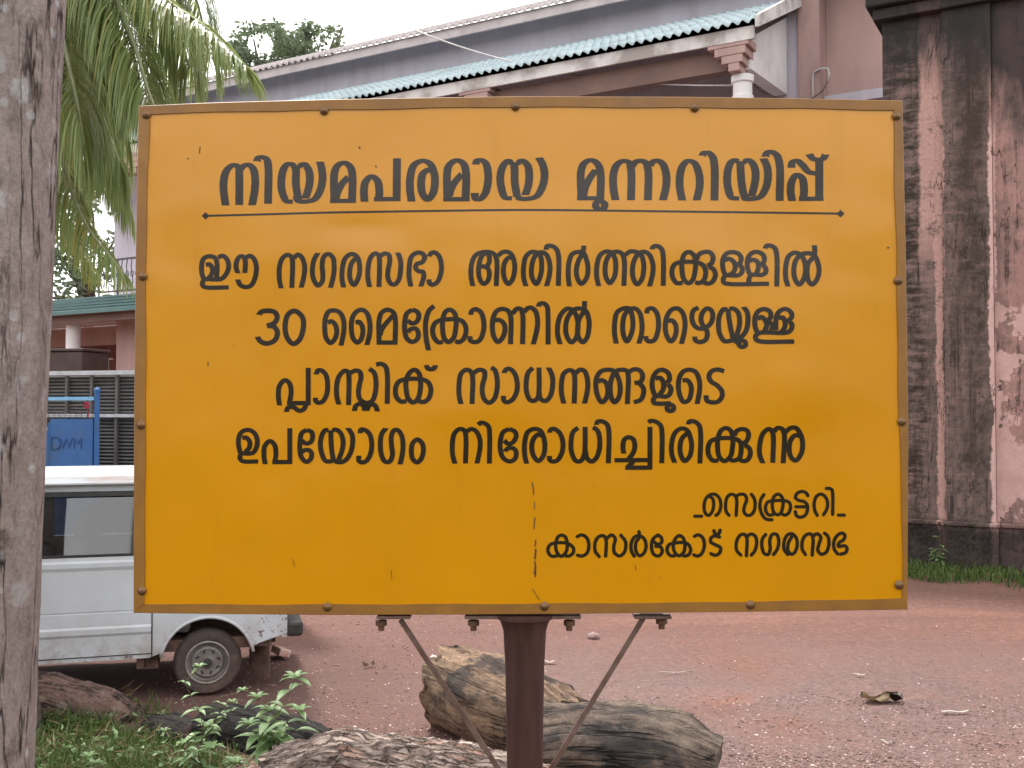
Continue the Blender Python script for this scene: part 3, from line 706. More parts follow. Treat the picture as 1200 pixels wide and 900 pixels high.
for k, (x, y) in enumerate(screws):
    q = bl(x, y); m = MB()
    m.lathe([(0.0105, 0), (0.0105, 0.0012), (0.0078, 0.0015), (0.0072, 0.0034), (0.005, 0.0052), (0.001, 0.0056)], 18)
    a = k * 1.3
    m.box((0, 0, 0.0054), (0.011, 0.0022, 0.001), Matrix.Rotation(a, 3, 'Z'))
    m.build('screw', MAT['screw'], board, True, True, LM @ Matrix.Translation((q.x, q.y, 0.0036)))

# writing: brush strokes measured on the sheet. each row: (photo origin x, y, scale, [strokes])
LINES = [
 ('title', 9.2, 4.9, 0, [
  (250,170,8,["115,566 96,380 112,270 150,212 200,188 238,215 244,280 244,562","256,225 290,195 330,186 375,225 394,330 388,430 365,564",
   "410,150 425,122 460,114 500,135 516,200 514,550",
   "762,205 735,182 700,180 660,225 638,345 650,450 690,525 745,530","770,190 776,250 774,350 785,440 800,505","800,200 850,180 890,225 906,310 890,420 862,500","1000,156 1018,230 1024,320 1000,430 950,505 880,528 800,522 780,485"]),
  (380,170,8,["95,540 98,250 130,190 185,166 240,200 262,265 260,540","55,524 298,522","225,300 165,365 125,440 105,505",
   "378,530 372,430 387,345 445,294 498,335 516,430 512,505","466,507 715,505","682,124 678,524",
   "818,528 803,400 808,290 840,190 920,147 990,175 1030,260 1038,340 1020,450 968,510 920,450 908,350 925,270 975,232 1000,240"]),
  (520,170,8,["35,526 38,220 70,170 125,143 180,170 206,230 205,526","-5,508 243,508","170,275 110,340 70,410 50,480",
   "302,182 312,150 350,142 395,175 416,270 412,370 385,460 335,508 300,502 290,450",
   "640,170 605,150 560,190 532,280 538,390 575,490 640,502","660,160 664,250 666,350 680,440 690,490","690,170 735,148 785,190 801,270 795,370 765,470","895,122 930,190 945,280 925,390 870,480 790,505 710,500 690,480"]),
  (670,170,8,["90,520 90,230 125,165 185,142 240,175 268,245 266,545","50,500 235,500","228,230 170,310 125,400 108,480","*265,530 232,545 228,580 265,603 302,585 302,548",
   "410,517 390,400 390,280 420,190 480,150 535,165 556,230 555,517","570,190 600,160 640,147 690,165 715,225 714,517","735,190 760,160 800,147 850,175 885,270 885,380 855,517",
   "1035,519 1012,390 1015,280 1040,195 1090,150 1150,170 1192,265 1200,370 1185,460 1170,518"]),
  (830,170,8,["-55,98 -40,76 0,74 40,110 58,190 58,519","285,155 245,143 205,175 178,280 185,400 220,490 290,500","300,150 304,250 312,350 330,450 345,490","330,160 375,143 420,180 444,270 432,380 405,480","518,128 550,200 560,290 540,400 490,480 420,503 350,500 330,480",
   "537,108 548,78 585,64 640,95 668,180 670,521","786,522 772,420 787,330 830,280 880,312 897,400 893,500","850,504 1080,502","1040,122 1040,522","778,212 788,165 830,148 880,185 940,250 1010,268","950,92 985,128 1040,138 1080,120 1098,90"])]),
 ('text', 5.9, 5.0, 0, [
  (225,280,9.2308,["130,440 108,370 105,290 125,215 190,187 250,205 270,260 268,420","285,200 330,182 375,215 397,290 375,370 320,430 250,438 140,437 115,470 118,505 150,523 398,523","150,280 190,275 222,320 215,380 180,425",
   "497,370 478,310 485,240 520,190 560,195 577,240 572,368","590,200 625,182 670,215 697,300 685,410 640,500 580,520 520,495 495,438",
   "965,535 945,430 948,300 975,215 1030,172 1075,192 1088,240 1080,530","1105,205 1145,170 1185,195 1219,290 1212,400 1182,527"]),
  (350,280,9.2308,["208,152 170,220 150,320 160,430 210,505 255,460 262,380 255,280 275,190 320,163 370,200 385,300 375,410 345,528","487,525 470,430 475,310 505,210 570,163 630,190 660,290 650,410 600,498 560,440 553,350 575,260 620,205",
   "768,520 750,420 755,290 780,200 825,158 865,175 875,230 870,520","890,180 930,158 975,172 987,230 970,330 967,420 1000,485 1040,492 1085,440 1103,340 1102,230 1072,148"]),
  (470,280,9.2308,["107,515 88,410 92,280 115,190 180,148 240,165 255,210 225,255 175,270 158,310 190,350 235,355 248,400 230,470 215,515","305,190 325,155 365,148 410,185 437,280 430,380 390,470 340,496 308,478 305,438",
   "778,512 757,400 765,270 805,180 880,146 960,145 1010,170 1035,230 1030,512","930,150 880,180 848,260 840,380 865,460 895,488 935,460 955,400 945,330 900,300 865,300","945,150 955,200 955,250 930,300","1050,185 1090,150 1140,140 1190,165 1228,270 1225,370 1200,450 1160,490 1120,430 1107,340 1125,250 1165,205 1205,205"]),
  (590,280,9.2308,["243,514 218,420 220,280 245,190 300,145 360,150 400,190 413,290 400,400 355,490 310,420 303,320 325,220 365,160 420,148 470,180 503,300 495,400 465,514","460,120 470,82 510,77 560,100 592,170 593,510","712,516 700,400 705,270 740,170 800,145 860,152 900,240 913,340 895,430 840,488 800,430 787,340 810,240 850,165 865,110 868,75"]),
  (690,280,9.2308,["105,513 83,400 90,270 120,180 180,140 240,150 280,210 290,310 275,410 225,480 185,420 175,310 195,220 240,160 300,140 355,160 380,220 378,510","395,175 440,140 500,140 560,170 590,260 590,350 570,440 520,493 480,430 470,330 490,230 530,170 590,140 650,170 690,270 690,370 655,515","682,112 695,87 735,77 785,110 803,190 803,508"]),
  (770,280,9.2308,["275,475 210,478 165,410 160,340 185,280 240,255 430,255 500,290 525,370 500,450 450,478 410,470","*340,480 290,440 268,340 270,230 300,160 345,142 390,170 415,230 410,340 385,440","425,230 450,170 510,142 570,145 605,200 585,265 540,290","560,300 610,330 630,390 600,460 555,483 500,470",
   "740,400 712,320 712,220 750,160 810,142 880,160 910,210 890,265 840,275","730,230 780,215 830,250 845,310 820,365 775,390","890,275 920,320 910,370 870,395 740,397 717,430 720,470 760,485 1210,485"]),
  (840,280,9.2308,["355,385 330,300 335,215 375,155 430,140 495,165 515,215 500,260 450,275","345,240 395,225 440,250 450,310 430,370","500,280 530,320 525,365 490,388 375,390 348,430 345,465","525,102 535,77 570,70 625,95 648,170 648,514","770,514 745,420 747,290 775,190 830,150 890,160 940,220 960,330 940,430 890,493 845,430 832,340 855,230 920,165 990,155 1050,170 1090,250 1105,350 1080,440 1030,493 990,450 975,350 990,260 1040,200 1060,140 1055,68"])]),
 ('number', 6.3, 5.6, 0, [
  (290,350,9.2308,["122,172 150,142 230,130 300,150 322,205 290,262 210,295","215,293 290,305 325,370 295,450 210,485 140,460 110,415","*510,132 440,170 408,290 430,420 495,488 560,450 605,320 595,200"])]),
 ('text', 6.0, 5.1, 0, [
  (290,350,9.2308,["870,260 910,245 950,280 968,350 950,430 900,480 855,430 838,330 845,210 880,140 940,127 1000,150 1040,230 1045,340 1015,508"]),
  (400,350,9.2308,["155,260 190,250 225,290 235,360 215,440 175,475 130,430 110,320 120,210 160,145 225,120 280,160 310,260 310,370 280,503",
   "410,496 412,220 440,150 500,120 560,145 583,205 583,496","385,475 607,475","560,185 500,250 440,330 420,400","770,120 710,160 688,250 688,350 710,430 765,468 820,440 835,380 810,327 760,327 720,360","770,120 825,145 840,195 815,250 770,268 720,240","1005,80 950,130 915,240 912,340 920,440 945,560"]),
  (490,350,9.2308,["270,470 215,470 170,410 158,330 185,265 240,235 450,230 500,270 520,340 495,430 445,470 400,460","*330,470 285,430 265,320 270,210 300,140 345,120 390,150 412,220 408,320 385,420","570,175 580,135 625,115 680,150 710,250 705,360 660,455 600,470 565,450 562,405","820,240 870,230 920,260 940,320 920,410 865,468 820,410 803,300 815,200 850,135 910,112 970,130 1000,190 1000,493","1015,170 1070,110 1110,115 1130,170 1130,493"]),
  (600,350,9.2308,["130,150 165,107 210,100 255,140 277,240 270,330 230,495","285,88 300,58 345,54 380,90 388,170 390,496","520,494 493,390 497,270 530,170 600,110 660,130 705,220 712,330 690,430 640,473 590,400 580,310 600,210 670,120 740,110 800,140 830,230 830,330 810,420 765,473 720,420 708,330 725,220 775,140 782,85 785,28"]),
  (710,350,9.2308,["110,487 92,380 95,240 120,150 190,107 250,110 280,180 290,290 270,390 225,463 190,400 180,290 200,180 250,120 310,107 360,150 387,260 385,370 355,487","440,162 450,117 500,107 545,150 567,250 560,350 520,450 465,463 435,440 430,405","670,245 710,235 750,280 758,350 740,420 700,463 660,410 640,310 660,190 710,120 775,107 825,150 853,250 848,350 815,490",
   "1000,97 945,130 928,210 955,290 1000,322 1070,325","*1090,107 1040,160 1028,240 1070,310 1130,270 1155,190 1135,125","1075,320 1095,370 1080,440 1020,470 965,450 960,410"]),
  (810,350,9.2308,["390,120 350,115 310,170 293,280 310,390 360,460 450,450","395,110 405,200 425,320 450,430","410,110 460,110 505,150 522,250 505,350 470,440","568,92 605,150 612,240 590,350 530,420 470,450 510,480","*548,452 516,470 518,505 548,522 582,508 582,470","720,380 690,300 690,200 725,135 790,112 850,140 858,200 820,240","715,215 760,200 800,235 815,290 790,350","840,250 880,290 865,340","915,340 918,210 950,140 1020,112 1080,150 1085,200 1040,245","945,210 990,205 1015,260 1005,320 970,365","1070,250 1090,290 1070,345 1020,368 740,370 695,405 700,440 735,460 1112,464"])]),
 ('text', 6.0, 5.1, 0, [
  (310,425,9.2308,["165,462 152,360 165,250 220,190 270,220 290,310 272,440","245,437 500,437","475,56 475,460","238,532 255,490 310,480 380,520 430,500 450,455","560,127 580,85 620,85 665,130 685,230 675,340 630,420 580,432 555,410 555,378"]),
  (390,425,9.2308,["68,452 45,360 48,220 75,140 130,88 165,100 176,150 173,458","190,110 250,85 295,100 308,160 290,240 280,330 300,400 370,435 430,410 460,330 470,220 450,110 395,65","235,522 250,470 290,445 330,460 350,522","370,522 390,470 430,450 465,470 485,527","470,22 520,12 570,40 590,110 590,445","800,415 740,420 690,370 680,280 710,210 780,180 960,180 1030,210 1062,290 1035,390 980,425 920,410","*870,430 820,390 795,290 795,190 830,110 885,77 930,110 950,200 945,310 920,390","1012,28 1030,62 1060,70 1095,62 1112,28"]),
  (530,425,9.2308,["95,447 75,350 75,220 95,120 150,77 195,90 218,140 215,447","235,110 290,77 345,92 352,150 330,230 325,320 350,400 400,433 455,390 485,280 485,170 460,80 420,52","560,112 580,75 620,67 670,110 702,210 695,320 650,400 590,428 560,410 552,358","872,55 820,110 800,210 805,320 840,400 880,413 925,380 938,300 938,52","938,300 955,390 1010,413 1060,360 1085,250 1080,140 1040,52"]),
  (610,425,9.2308,["467,442 443,330 445,200 470,115 530,80 570,100 584,150 580,442","595,115 640,77 690,90 722,180 725,280 692,442"]),
  (690,425,9.2308,["100,205 140,190 185,220 205,300 190,380 140,428 95,360 75,250 85,160 130,95 200,77 270,90 310,150 335,240 335,330 310,400 275,428 240,370 230,280 245,170 290,95 350,77 410,90 425,150 415,447","430,100 490,72 550,85 580,140 560,205 490,220","540,220 585,270 590,330 560,400 485,428","715,360 685,270 690,170 730,100 790,77 855,110 870,180 840,225","720,170 770,165 805,220 800,290 760,350","860,235 885,280 875,335 840,365 730,362 695,400 705,435 750,443 885,438","*880,455 848,472 848,508 880,522 912,508 912,472"]),
  (740,425,9.2308,["550,195 600,190 640,250 640,340 610,410 560,423 520,350 505,250 520,150 560,95 620,77 690,100 730,190 735,290 707,447","1000,94 930,74 860,97 835,150 860,205 930,250 975,310 975,370 930,422 860,428 815,410 803,352"])]),
 ('text', 5.9, 5.0, 0, [
  (270,490,9.2308,["110,380 90,290 95,200 130,145 190,127 250,150 290,220 288,300 250,370 200,383 120,385 105,430 130,462 302,468","130,215 170,210 210,255 205,320 160,365","378,497 365,400 375,300 430,247 480,290 495,390 482,475","455,475 668,473","645,108 645,493","830,127 775,160 755,250 755,360 775,430 825,473 870,440 880,380 855,347 800,347 770,370","830,127 880,150 892,205 870,260 820,273 775,245"]),
  (370,490,9.2308,["140,130 105,130 70,180 52,280 70,390 110,463 180,465","165,130 168,250 175,350 190,440","180,130 225,125 270,160 298,250 285,350 250,450","350,108 395,180 400,280 370,390 310,463 230,473 180,440","480,162 490,125 540,130 585,175 607,270 595,380 550,460 500,478 468,458 468,405","760,108 715,170 700,270 710,390 750,468 800,468 830,400 820,290 820,190 850,130 890,130 930,190 945,290 935,400 912,500","*1100,230 1050,270 1035,350 1050,440 1095,478 1140,440 1165,350 1150,270"]),
  (515,490,9.2308,["167,492 142,390 142,250 165,160 220,117 265,130 284,180 282,490","300,140 345,117 395,140 435,220 440,310 407,490","420,72 440,52 480,52 530,90 542,160 540,491","755,117 690,150 660,240 660,350 690,430 760,468 815,440 830,370 800,327 740,327 710,360","755,117 815,145 830,190 800,255 745,278 700,240","942,492 920,380 925,240 955,150 1020,117 1085,130 1125,200 1140,300 1125,400 1070,463 1020,410 998,310 1020,220 1070,175 1105,190"]),
  (600,490,9.2308,["405,157 420,122 460,117 515,160 550,260 540,370 490,455 440,468 408,450 405,408","715,103 660,150 638,260 645,370 690,460 740,463 780,400 790,300 790,93","792,340 810,430 860,468 910,430 945,330 945,200 920,130 875,98","912,72 925,38 970,33 1025,65 1045,130 1042,487"]),
  (710,490,9.2308,["192,382 183,300 200,230 245,205 295,230 312,300 295,370 250,435","92,454 480,452","305,440 285,480 235,525","208,535 500,533","475,93 475,550","457,47 480,30 530,35 590,80 605,160 603,487","742,482 710,380 712,260 745,160 810,112 875,130 915,220 925,310 905,410 850,463 810,400 800,310 820,220 880,160","890,67 900,37 950,34 1005,75 1022,150 1015,489"]),
  (825,490,9.2308,["155,455 95,458 50,400 42,320 70,250 140,222 330,222 390,260 400,340 380,430 320,458 280,450","*220,463 165,420 145,320 150,210 185,130 240,107 290,140 310,220 305,320 285,410","325,190 350,140 410,117 465,135 480,190 455,250 410,275","440,285 490,330 500,380 470,450 420,463 370,440","635,487 600,390 605,260 640,160 700,117 738,150 743,482","750,150 790,107 840,115 865,170 855,487","880,150 930,107 990,105 1040,170 1065,270 1050,380 990,458 940,420 920,340 935,240 985,185 1045,195"])]),
 ('text', 4.0, 3.8, 1, [
  (805,560,12,["108,537 205,537","320,260 360,290 375,380 350,480 300,527 255,490 240,390 265,290 320,238 385,228 445,270 475,360 465,450 430,512 405,525","592,525 555,480 542,380 565,270 615,230 670,245 695,290 692,525","695,250 760,227 815,240 838,310 810,390 800,470 840,523 890,523 940,470 958,360 940,280 905,230","1080,235 1040,300 1025,400 1050,500 1100,570 1160,588 1195,588"]),
  (900,560,12,["70,515 15,522 -25,480 -35,400 -5,340 60,322 250,322 300,350 315,410 290,490 240,522 200,510","*135,518 85,490 60,400 65,300 95,250 140,227 185,255 210,320 205,410 180,490","560,250 530,205 470,190 410,215 385,275 430,315 500,330 545,370 555,440 525,520 455,553 400,530 382,475","390,405 550,405","690,525 655,450 648,350 680,260 740,227 800,260 838,350 820,450 780,515","820,147 860,147 895,165 908,220 908,510","988,522 1072,522"])]),
 ('text', 4.1, 3.9, 1, [
  (630,610,6,["135,248 95,248 72,210 85,172 120,157 210,160 250,190 250,225 220,248 180,243","*165,250 135,220 128,160 145,112 170,102 195,115 208,160 200,220","278,112 310,100 345,120 360,175 345,230 310,248 280,243","432,252 405,215 405,150 430,112 465,107 480,130 478,248","485,125 520,100 545,125 535,180 540,225 575,248 610,220 618,150 585,102","678,248 658,210 660,150 685,112 720,107 750,130 762,180 745,230 715,246 690,210 692,150 715,115 712,78","845,100 810,130 800,180 815,235 850,248 875,220 865,185 830,180","845,100 870,120 870,155 840,165 820,150","960,248 930,243 910,210 920,172 960,157 1050,160 1075,200 1065,235 1035,248 1010,238","*990,246 960,215 955,160 975,117 1000,105 1025,125 1035,170 1025,225","1102,110 1130,100 1160,120 1172,175 1150,235 1120,248 1098,240"]),
  (820,610,6,["138,115 110,107 80,120 77,150 110,170 145,190 140,225 110,243 78,232","100,72 108,93 132,93 143,68","288,242 260,210 258,150 285,102 315,97 330,120 328,246","335,110 360,94 390,110 400,160 385,215 362,242","463,98 440,130 438,190 455,233 480,238 495,200 492,140 510,97 540,97 555,140 545,200 518,238","618,238 592,200 595,140 615,102 645,92 675,115 685,165 670,220 645,236 620,210 622,160 645,115","742,238 720,200 722,140 745,102 780,94 795,120 790,242","795,110 825,92 850,115 838,165 830,210 855,236 890,220 908,160 900,110 877,88","968,233 945,200 945,140 970,102 1000,87 1020,105 1010,135 980,155 975,180 1020,177 1035,195 1025,225 988,236"])]),
]
PXM = 2.4 / 1200                           # metres per photo pixel on the board
def catmull(pts, closed, n=7):
    out = []; N = len(pts)
    segs = N if closed else N - 1
    for i in range(segs):
        if closed: p0, p1, p2, p3 = pts[i - 1], pts[i], pts[(i + 1) % N], pts[(i + 2) % N]
        else:
            p1, p2 = pts[i], pts[i + 1]
            p0 = pts[i - 1] if i else p1 * 2 - p2
            p3 = pts[i + 2] if i + 2 < N else p2 * 2 - p1
        # centripetal parameters keep the brush line free of loops
        d1 = max((p1 - p0).length ** .5, 1e-4); d2 = max((p2 - p1).length ** .5, 1e-4); d3 = max((p3 - p2).length ** .5, 1e-4)
        m1 = (p2 - p1) + ((p1 - p0) / d1 - (p2 - p0) / (d1 + d2)) * d2
        m2 = (p2 - p1) + ((p3 - p2) / d3 - (p3 - p1) / (d2 + d3)) * d2
        for k in range(n):
            t = k / n; a = t * t
            out.append(p1 * (2 * t * a - 3 * a + 1) + m1 * (t * a - 2 * a + t) + p2 * (3 * a - 2 * t * a) + m2 * (t * a - a))
    if not closed: out.append(pts[-1])
    return out
def brush(m, pts, wv, wh, rnd, z0, closed):
    if len(pts) == 2 and not closed: sp = [pts[0].lerp(pts[1], k / 8) for k in range(9)]
    else: sp = catmull(pts, closed)
    N = len(sp); L, Rr = [], []; hws = []
    for i in range(N):
        a = sp[i - 1] if (i or closed) else sp[0]; b = sp[(i + 1) % N] if (i + 1 < N or closed) else sp[-1]
        t = (b - a).normalized(); nrm = Vector((-t.y, t.x, 0))
        hw = 0.5 * PXM * math.sqrt((wv * t.y) ** 2 + (wh * t.x) ** 2); hws.append(hw)
        if not closed and not rnd and i in (0, N - 1) and abs(t.y) > 0.75:
            off = Vector((hw / abs(t.y) * (1 if nrm.x > 0 else -1), 0, 0))
        else: off = nrm * hw
        z = z0 + 2.5e-5 * i / N
        for lst, s_ in ((L, 1), (Rr, -1)):
            q = sp[i] + off * s_; q.z = bulge(q.x, q.y) + z; lst.append(m.bm.verts.new(q))
    for i in range(N if closed else N - 1):
        j = (i + 1) % N
        m.bm.faces.new((L[i], L[j], Rr[j], Rr[i]))
    if rnd and not closed:
        for i, sgn in ((0, -1), (N - 1, 1)):
            t = (sp[1] - sp[0]) if i == 0 else (sp[-1] - sp[-2])
            t.normalize(); t *= sgn; nrm = Vector((-t.y, t.x, 0)); fan = []
            for k in range(9):
                a = math.pi * k / 8 - math.pi / 2
                q = sp[i] + (t * math.cos(a) + nrm * math.sin(a)) * hws[i]; q.z = bulge(q.x, q.y) + z0 + 2.5e-5 * i / N; fan.append(m.bm.verts.new(q))
            m.bm.faces.new(fan)
for kind, wv, wh, rnd, rows in LINES:
    allst = []
    for x0, y0, sc, strokes in rows:
        for st in strokes:
            q = [tuple(float(c) for c in w.split(',')) for w in st.lstrip('*').split()]
            allst.append((st[0] == '*', [(x0 + a / sc, y0 + b / sc) for a, b in q]))
    allst.sort(key=lambda e: min(p[0] for p in e[1]))
    words = []; xm = -1e9                     # a clear gap between strokes starts a new word
    for e in allst:
        if min(p[0] for p in e[1]) > xm + (15 if not rnd else 12): words.append([])
        words[-1].append(e); xm = max(xm if len(words[-1]) > 1 else -1e9, max(p[0] for p in e[1]))
    for wd in words:
        m = MB()
        for idx, (closed, pp) in enumerate(wd):
            brush(m, [bl(*p) for p in pp], wv, wh, rnd, 0.0006 + 3.2e-5 * (idx % 14), closed)
        for f in m.bm.faces:
            f.normal_update()
            if f.normal.z < 0: f.normal_flip()
        o = m.build('lettering', MAT['letter'], board, False, False, LM)
        if kind == 'title': tag(o, 'bold word of the heading in Malayalam script')
m = MB()
ul = [(241, 253), (300, 251.5), (388, 249), (500, 247.3), (610, 246.3), (705, 247), (800, 248), (900, 249), (985, 250.3)]
brush(m, [bl(*q) for q in ul], 2.2, 2.3, 0, 0.0006, False)
for x, y in ((241, 253), (985, 250.3)):
    m.face([bl(x - 4.5, y) + Vector((0, 0, .0011)), bl(x, y + 4.5) + Vector((0, 0, .0011)), bl(x + 4.5, y) + Vector((0, 0, .0011)), bl(x, y - 4.5) + Vector((0, 0, .0011))])
for f in m.bm.faces:
    f.normal_update()
    if f.normal.z < 0: f.normal_flip()
m.build('underline', MAT['letter'], board, False, False, LM)
# scratches where the paint has been knocked off
random.seed(4)
sc_ = [((624, 565), (626, 580), 1.1), ((626, 588), (626, 597), .8), ((627, 606), (626, 620), 1.1), ((627.5, 632), (627, 640), 1.3), ((628, 643), (626.5, 655), 1.8), ((627, 657), (627.5, 676), 1.6), ((628, 664), (626, 672), 2.0),
       ((234.5, 172), (233.5, 180), 1.1), ((244, 424), (244, 429), 1.2), ((421, 172), (422, 174), 1.5), ((440, 194), (441, 196), 1.2), ((220, 185), (221, 187), 1.2), ((624, 690), (632, 703), .7), ((459, 668), (459, 679), .6), ((745, 662), (745, 668), .7), ((343, 655), (345, 664), .7), ((1040, 290), (1041, 291), 2)]
for a, b, w in sc_:
    m = MB(); pts = [bl(a[0] + (b[0] - a[0]) * k / 4 + random.uniform(-.5, .5), a[1] + (b[1] - a[1]) * k / 4) for k in range(5)]
    brush(m, pts, w, w, 0, 0.0011, False)
    for f in m.bm.faces:
        f.normal_update()
        if f.normal.z < 0: f.normal_flip()
    m.build('scratch', MAT['tank'], board, False, False, LM)
# steel under and behind the board
BR = board.matrix_basis.inverted()
def wl_(px, py, d): return BR @ P(px, py, d)
m = MB()
zt = wl_(615, 724, 2.43).z
prof = [(0, .043), (0.6, .043), (1.25, .0425), (zt - .12, .046), (zt - .03, .0505), (zt - .012, .056), (zt, .062)]
def px_line(z): return Vector((0.0, 0, z))
m.tube([Vector((0, 0, z)) for z, r in prof], [r for z, r in prof], 28)
m.tube([Vector((0, 0.0, zt + .002)), Vector((0, .0, zt + .01))], .07, 20)
m.build('post', MAT['post'], board, 'angle')
m = MB()
for (x0, x1) in ((545, 680), (443, 482), (742, 785)):
    a = wl_(x0, 722.5, 2.43); b = wl_(x1, 721.5, 2.43); a.z = b.z = min(a.z, b.z)
    m.box(((a.x + b.x) / 2, 0, a.z + .003), (b.x - a.x, .06, .007), None, .0015)
m.build('mounting_plate', MAT['brace'], board)
for x, y in ((447, 725), (555, 725), (667, 725), (775, 723)):
    q = wl_(x, y, 2.43); m = MB()
    m.lathe([(.0135, -.012), (.0135, .0)], 6, Matrix.Translation((q.x, -.004, q.z - .003)))
    m.lathe([(.0075, -.024), (.0075, -.012)], 10, Matrix.Translation((q.x, -.004, q.z - .003)))
    m.build('bolt', MAT['bolt'], board, False)
for a, b in (((470, 725), (587, 903)), ((753, 723), (643, 903))):
    p, q = wl_(*a, 2.43), wl_(*b, 2.43); m = MB(); e = q + (q - p) * .12
    p.y = q.y = e.y = -.012
    m.bar(p, e, .0035, .0145, Vector((0, 1, 0))) if False else m.bar(p, e, .012, .006, Vector((0, 1, 0)))
    s_ = 1 if a[0] < 600 else -1
    m.box((p.x - s_ * .02, -.006, p.z + .006), (.055, .03, .006), None, .001)
    m.build('brace', MAT['brace'], board)

# ------------------------------------------------------------------ van (x forward, y to its left = towards the camera, z up), origin under the rear axle
YAW = math.atan2(-0.276, -0.961)
VO = Vector((-2.2, 7.45, 0)) - 0.66 * Vector((0.276, -0.961, 0))
van = empty('parked_van', VO, 'old white van parked on red earth with muddy wheels and grey windows', 'van', None, YAW)
XR, XF = -.56, 2.72
def arch(cx, r, z0, n=14):
    a0 = math.asin((z0 - .24) / r) if abs(z0 - .24) < r else 0
    return [(cx + r * math.cos(math.pi - a0 - (math.pi - 2 * a0) * k / n), .24 + r * math.sin(math.pi - a0 - (math.pi - 2 * a0) * k / n)) for k in range(n + 1)]
def side_poly():
    pl = [(XR, .42)] + [(-.36, .36)]
    pl += arch(0, .325, .33)
    pl += [(.40, .30), (1.45, .30)]
    pl += arch(1.84, .325, .33)
    pl += [(2.3, .34), (XF, .40), (XF, .72), (XF - .12, 1.03), (XR, 1.03)]
    return pl
m = MB()
for s in (-1, 1):
    m.prism([Vector((x, s * .70, z)) for x, z in side_poly()], (0, -s * .05, 0))
# pillars, header and far frame
def tilt(x, z, s): return Vector((x, s * (.70 - .09 * max(0, (z - 1.03)) / .5), z))
for s in (-1, 1):
    for x0, x1 in ((XR, XR + .09), (.30, .33), (1.22, 1.31), (2.02, 2.08)):
        m.prism([tilt(x0, 1.03, s), tilt(x1, 1.03, s), tilt(x1, 1.47, s), tilt(x0, 1.47, s)], (0, -s * .035, 0))
    m.prism([tilt(2.52, 1.03, s), tilt(2.62, 1.03, s), tilt(2.22, 1.47, s), tilt(2.12, 1.47, s)], (0, -s * .035, 0))
    m.prism([tilt(XR, 1.465, s), tilt(2.24, 1.465, s), tilt(2.2, 1.54, s), tilt(XR, 1.54, s)], (0, -s * .035, 0))
m.box((XR + .02, 0, .72), (.04, 1.38, .66)); m.box((XF - .03, 0, .62), (.05, 1.38, .5)); m.box((XR + .02, 0, 1.49), (.04, 1.2, .1))
m.build('body', MAT['van'], van)
# sliding door and front door skins with pressed creases
def skin(x0, x1, name, zlo=.335):
    m = MB(); prof = [(zlo, .703), (.47, .707), (.49, .717), (.525, .717), (.54, .706), (.632, .706), (.636, .701), (.642, .701), (.646, .706), (.93, .706), (.955, .716), (.985, .716), (1.0, .706), (1.028, .704)]
    A = [m.bm.verts.new((x0, y, z)) for z, y in prof]; B = [m.bm.verts.new((x1, y, z)) for z, y in prof]
    for i in range(len(prof) - 1): m.bm.faces.new((A[i], A[i + 1], B[i + 1], B[i]))
    return m.build(name, MAT['van'], van, False, False)
d1 = skin(.385, 1.262, 'sliding_door'); d2 = skin(1.275, 2.36, 'front_door', .58)
m = MB(); m.tube([(1.19, .705, .86), (1.19, .735, .86), (1.19, .735, .74), (1.19, .705, .74)], .009, 8); m.build('handle', MAT['rail'], d1, True)
m = MB(); m.tube([(1.36, .705, .86), (1.36, .735, .86), (1.36, .735, .74), (1.36, .705, .74)], .009, 8); m.build('handle', MAT['rail'], d2, True)
m = MB(); m.box((.379, .7015, .66), (.007, .004, .72)); m.box((1.2685, .7015, .8), (.007, .004, .45)); m.box((.38 + .44, .7015, .331), (.88, .004, .006)); m.build('door_gap', MAT['black'], van)
m = MB()
m.prism([Vector((XR, -.665, 1.535)), Vector((XR, -.62, 1.585)), Vector((XR, -.3, 1.615)), Vector((XR, .3, 1.615)), Vector((XR, .62, 1.585)), Vector((XR, .665, 1.535))], (2.78, 0, 0))
m.build('roof', MAT['van'], van)
m = MB()
for s in (-1, 1): m.bar((XR, s * .672, 1.538), (2.22, s * .672, 1.538), .02, .012)
m.build('roof_gutter', MAT['van'], van)
m = MB()
m.box((.8, .647, 1.463), (2.8, .03, .035), Matrix.Rotation(R(10), 3, 'X')); m.box((.8, .7, 1.035), (2.9, .012, .018)); m.build('window_seal', MAT['black'], van)
def pane(x0, x1, s):
    m = MB(); a, b, c, d = tilt(x0, 1.035, s), tilt(x1, 1.035, s), tilt(x1, 1.465, s), tilt(x0, 1.465, s)
    off = Vector((0, -s * .012, 0)); m.face([q + off for q in (a, b, c, d)]); m.build('window', MAT['glass'], van, False, False)
for s in (-1, 1):
    for x0, x1 in ((XR + .09, .30), (.33, 1.22), (1.31, 2.02)): pane(x0, x1, s)
m = MB(); m.face([Vector((2.64, .6, 1.04)), Vector((2.64, -.6, 1.04)), Vector((2.24, -.58, 1.5)), Vector((2.24, .58, 1.5))]); m.build('windscreen', MAT['glass'], van, False, False)
m = MB(); m.face([Vector((XR + .01, .6, 1.06)), Vector((XR + .01, -.6, 1.06)), Vector((XR + .01, -.58, 1.44)), Vector((XR + .01, .58, 1.44))]); m.build('rear_window', MAT['glass'], van, False, False)
m = MB(); m.box((1.05, 0, .36), (3.0, 1.28, .08)); m.build('floor', MAT['mud'], van)
for x in (.15, .95, 1.75):
    m = MB(); m.box((x, 0, .78), (.14, 1.16, .70), Matrix.Rotation(R(-8), 3, 'Y'), .04); m.box((x + .2, 0, .6), (.45, 1.16, .14), None, .04)
    for yy in (-.3, .3): m.box((x - .06, yy, 1.22), (.08, .3, .18), Matrix.Rotation(R(-8), 3, 'Y'), .03)
    m.build('seat', MAT['seat'], van)
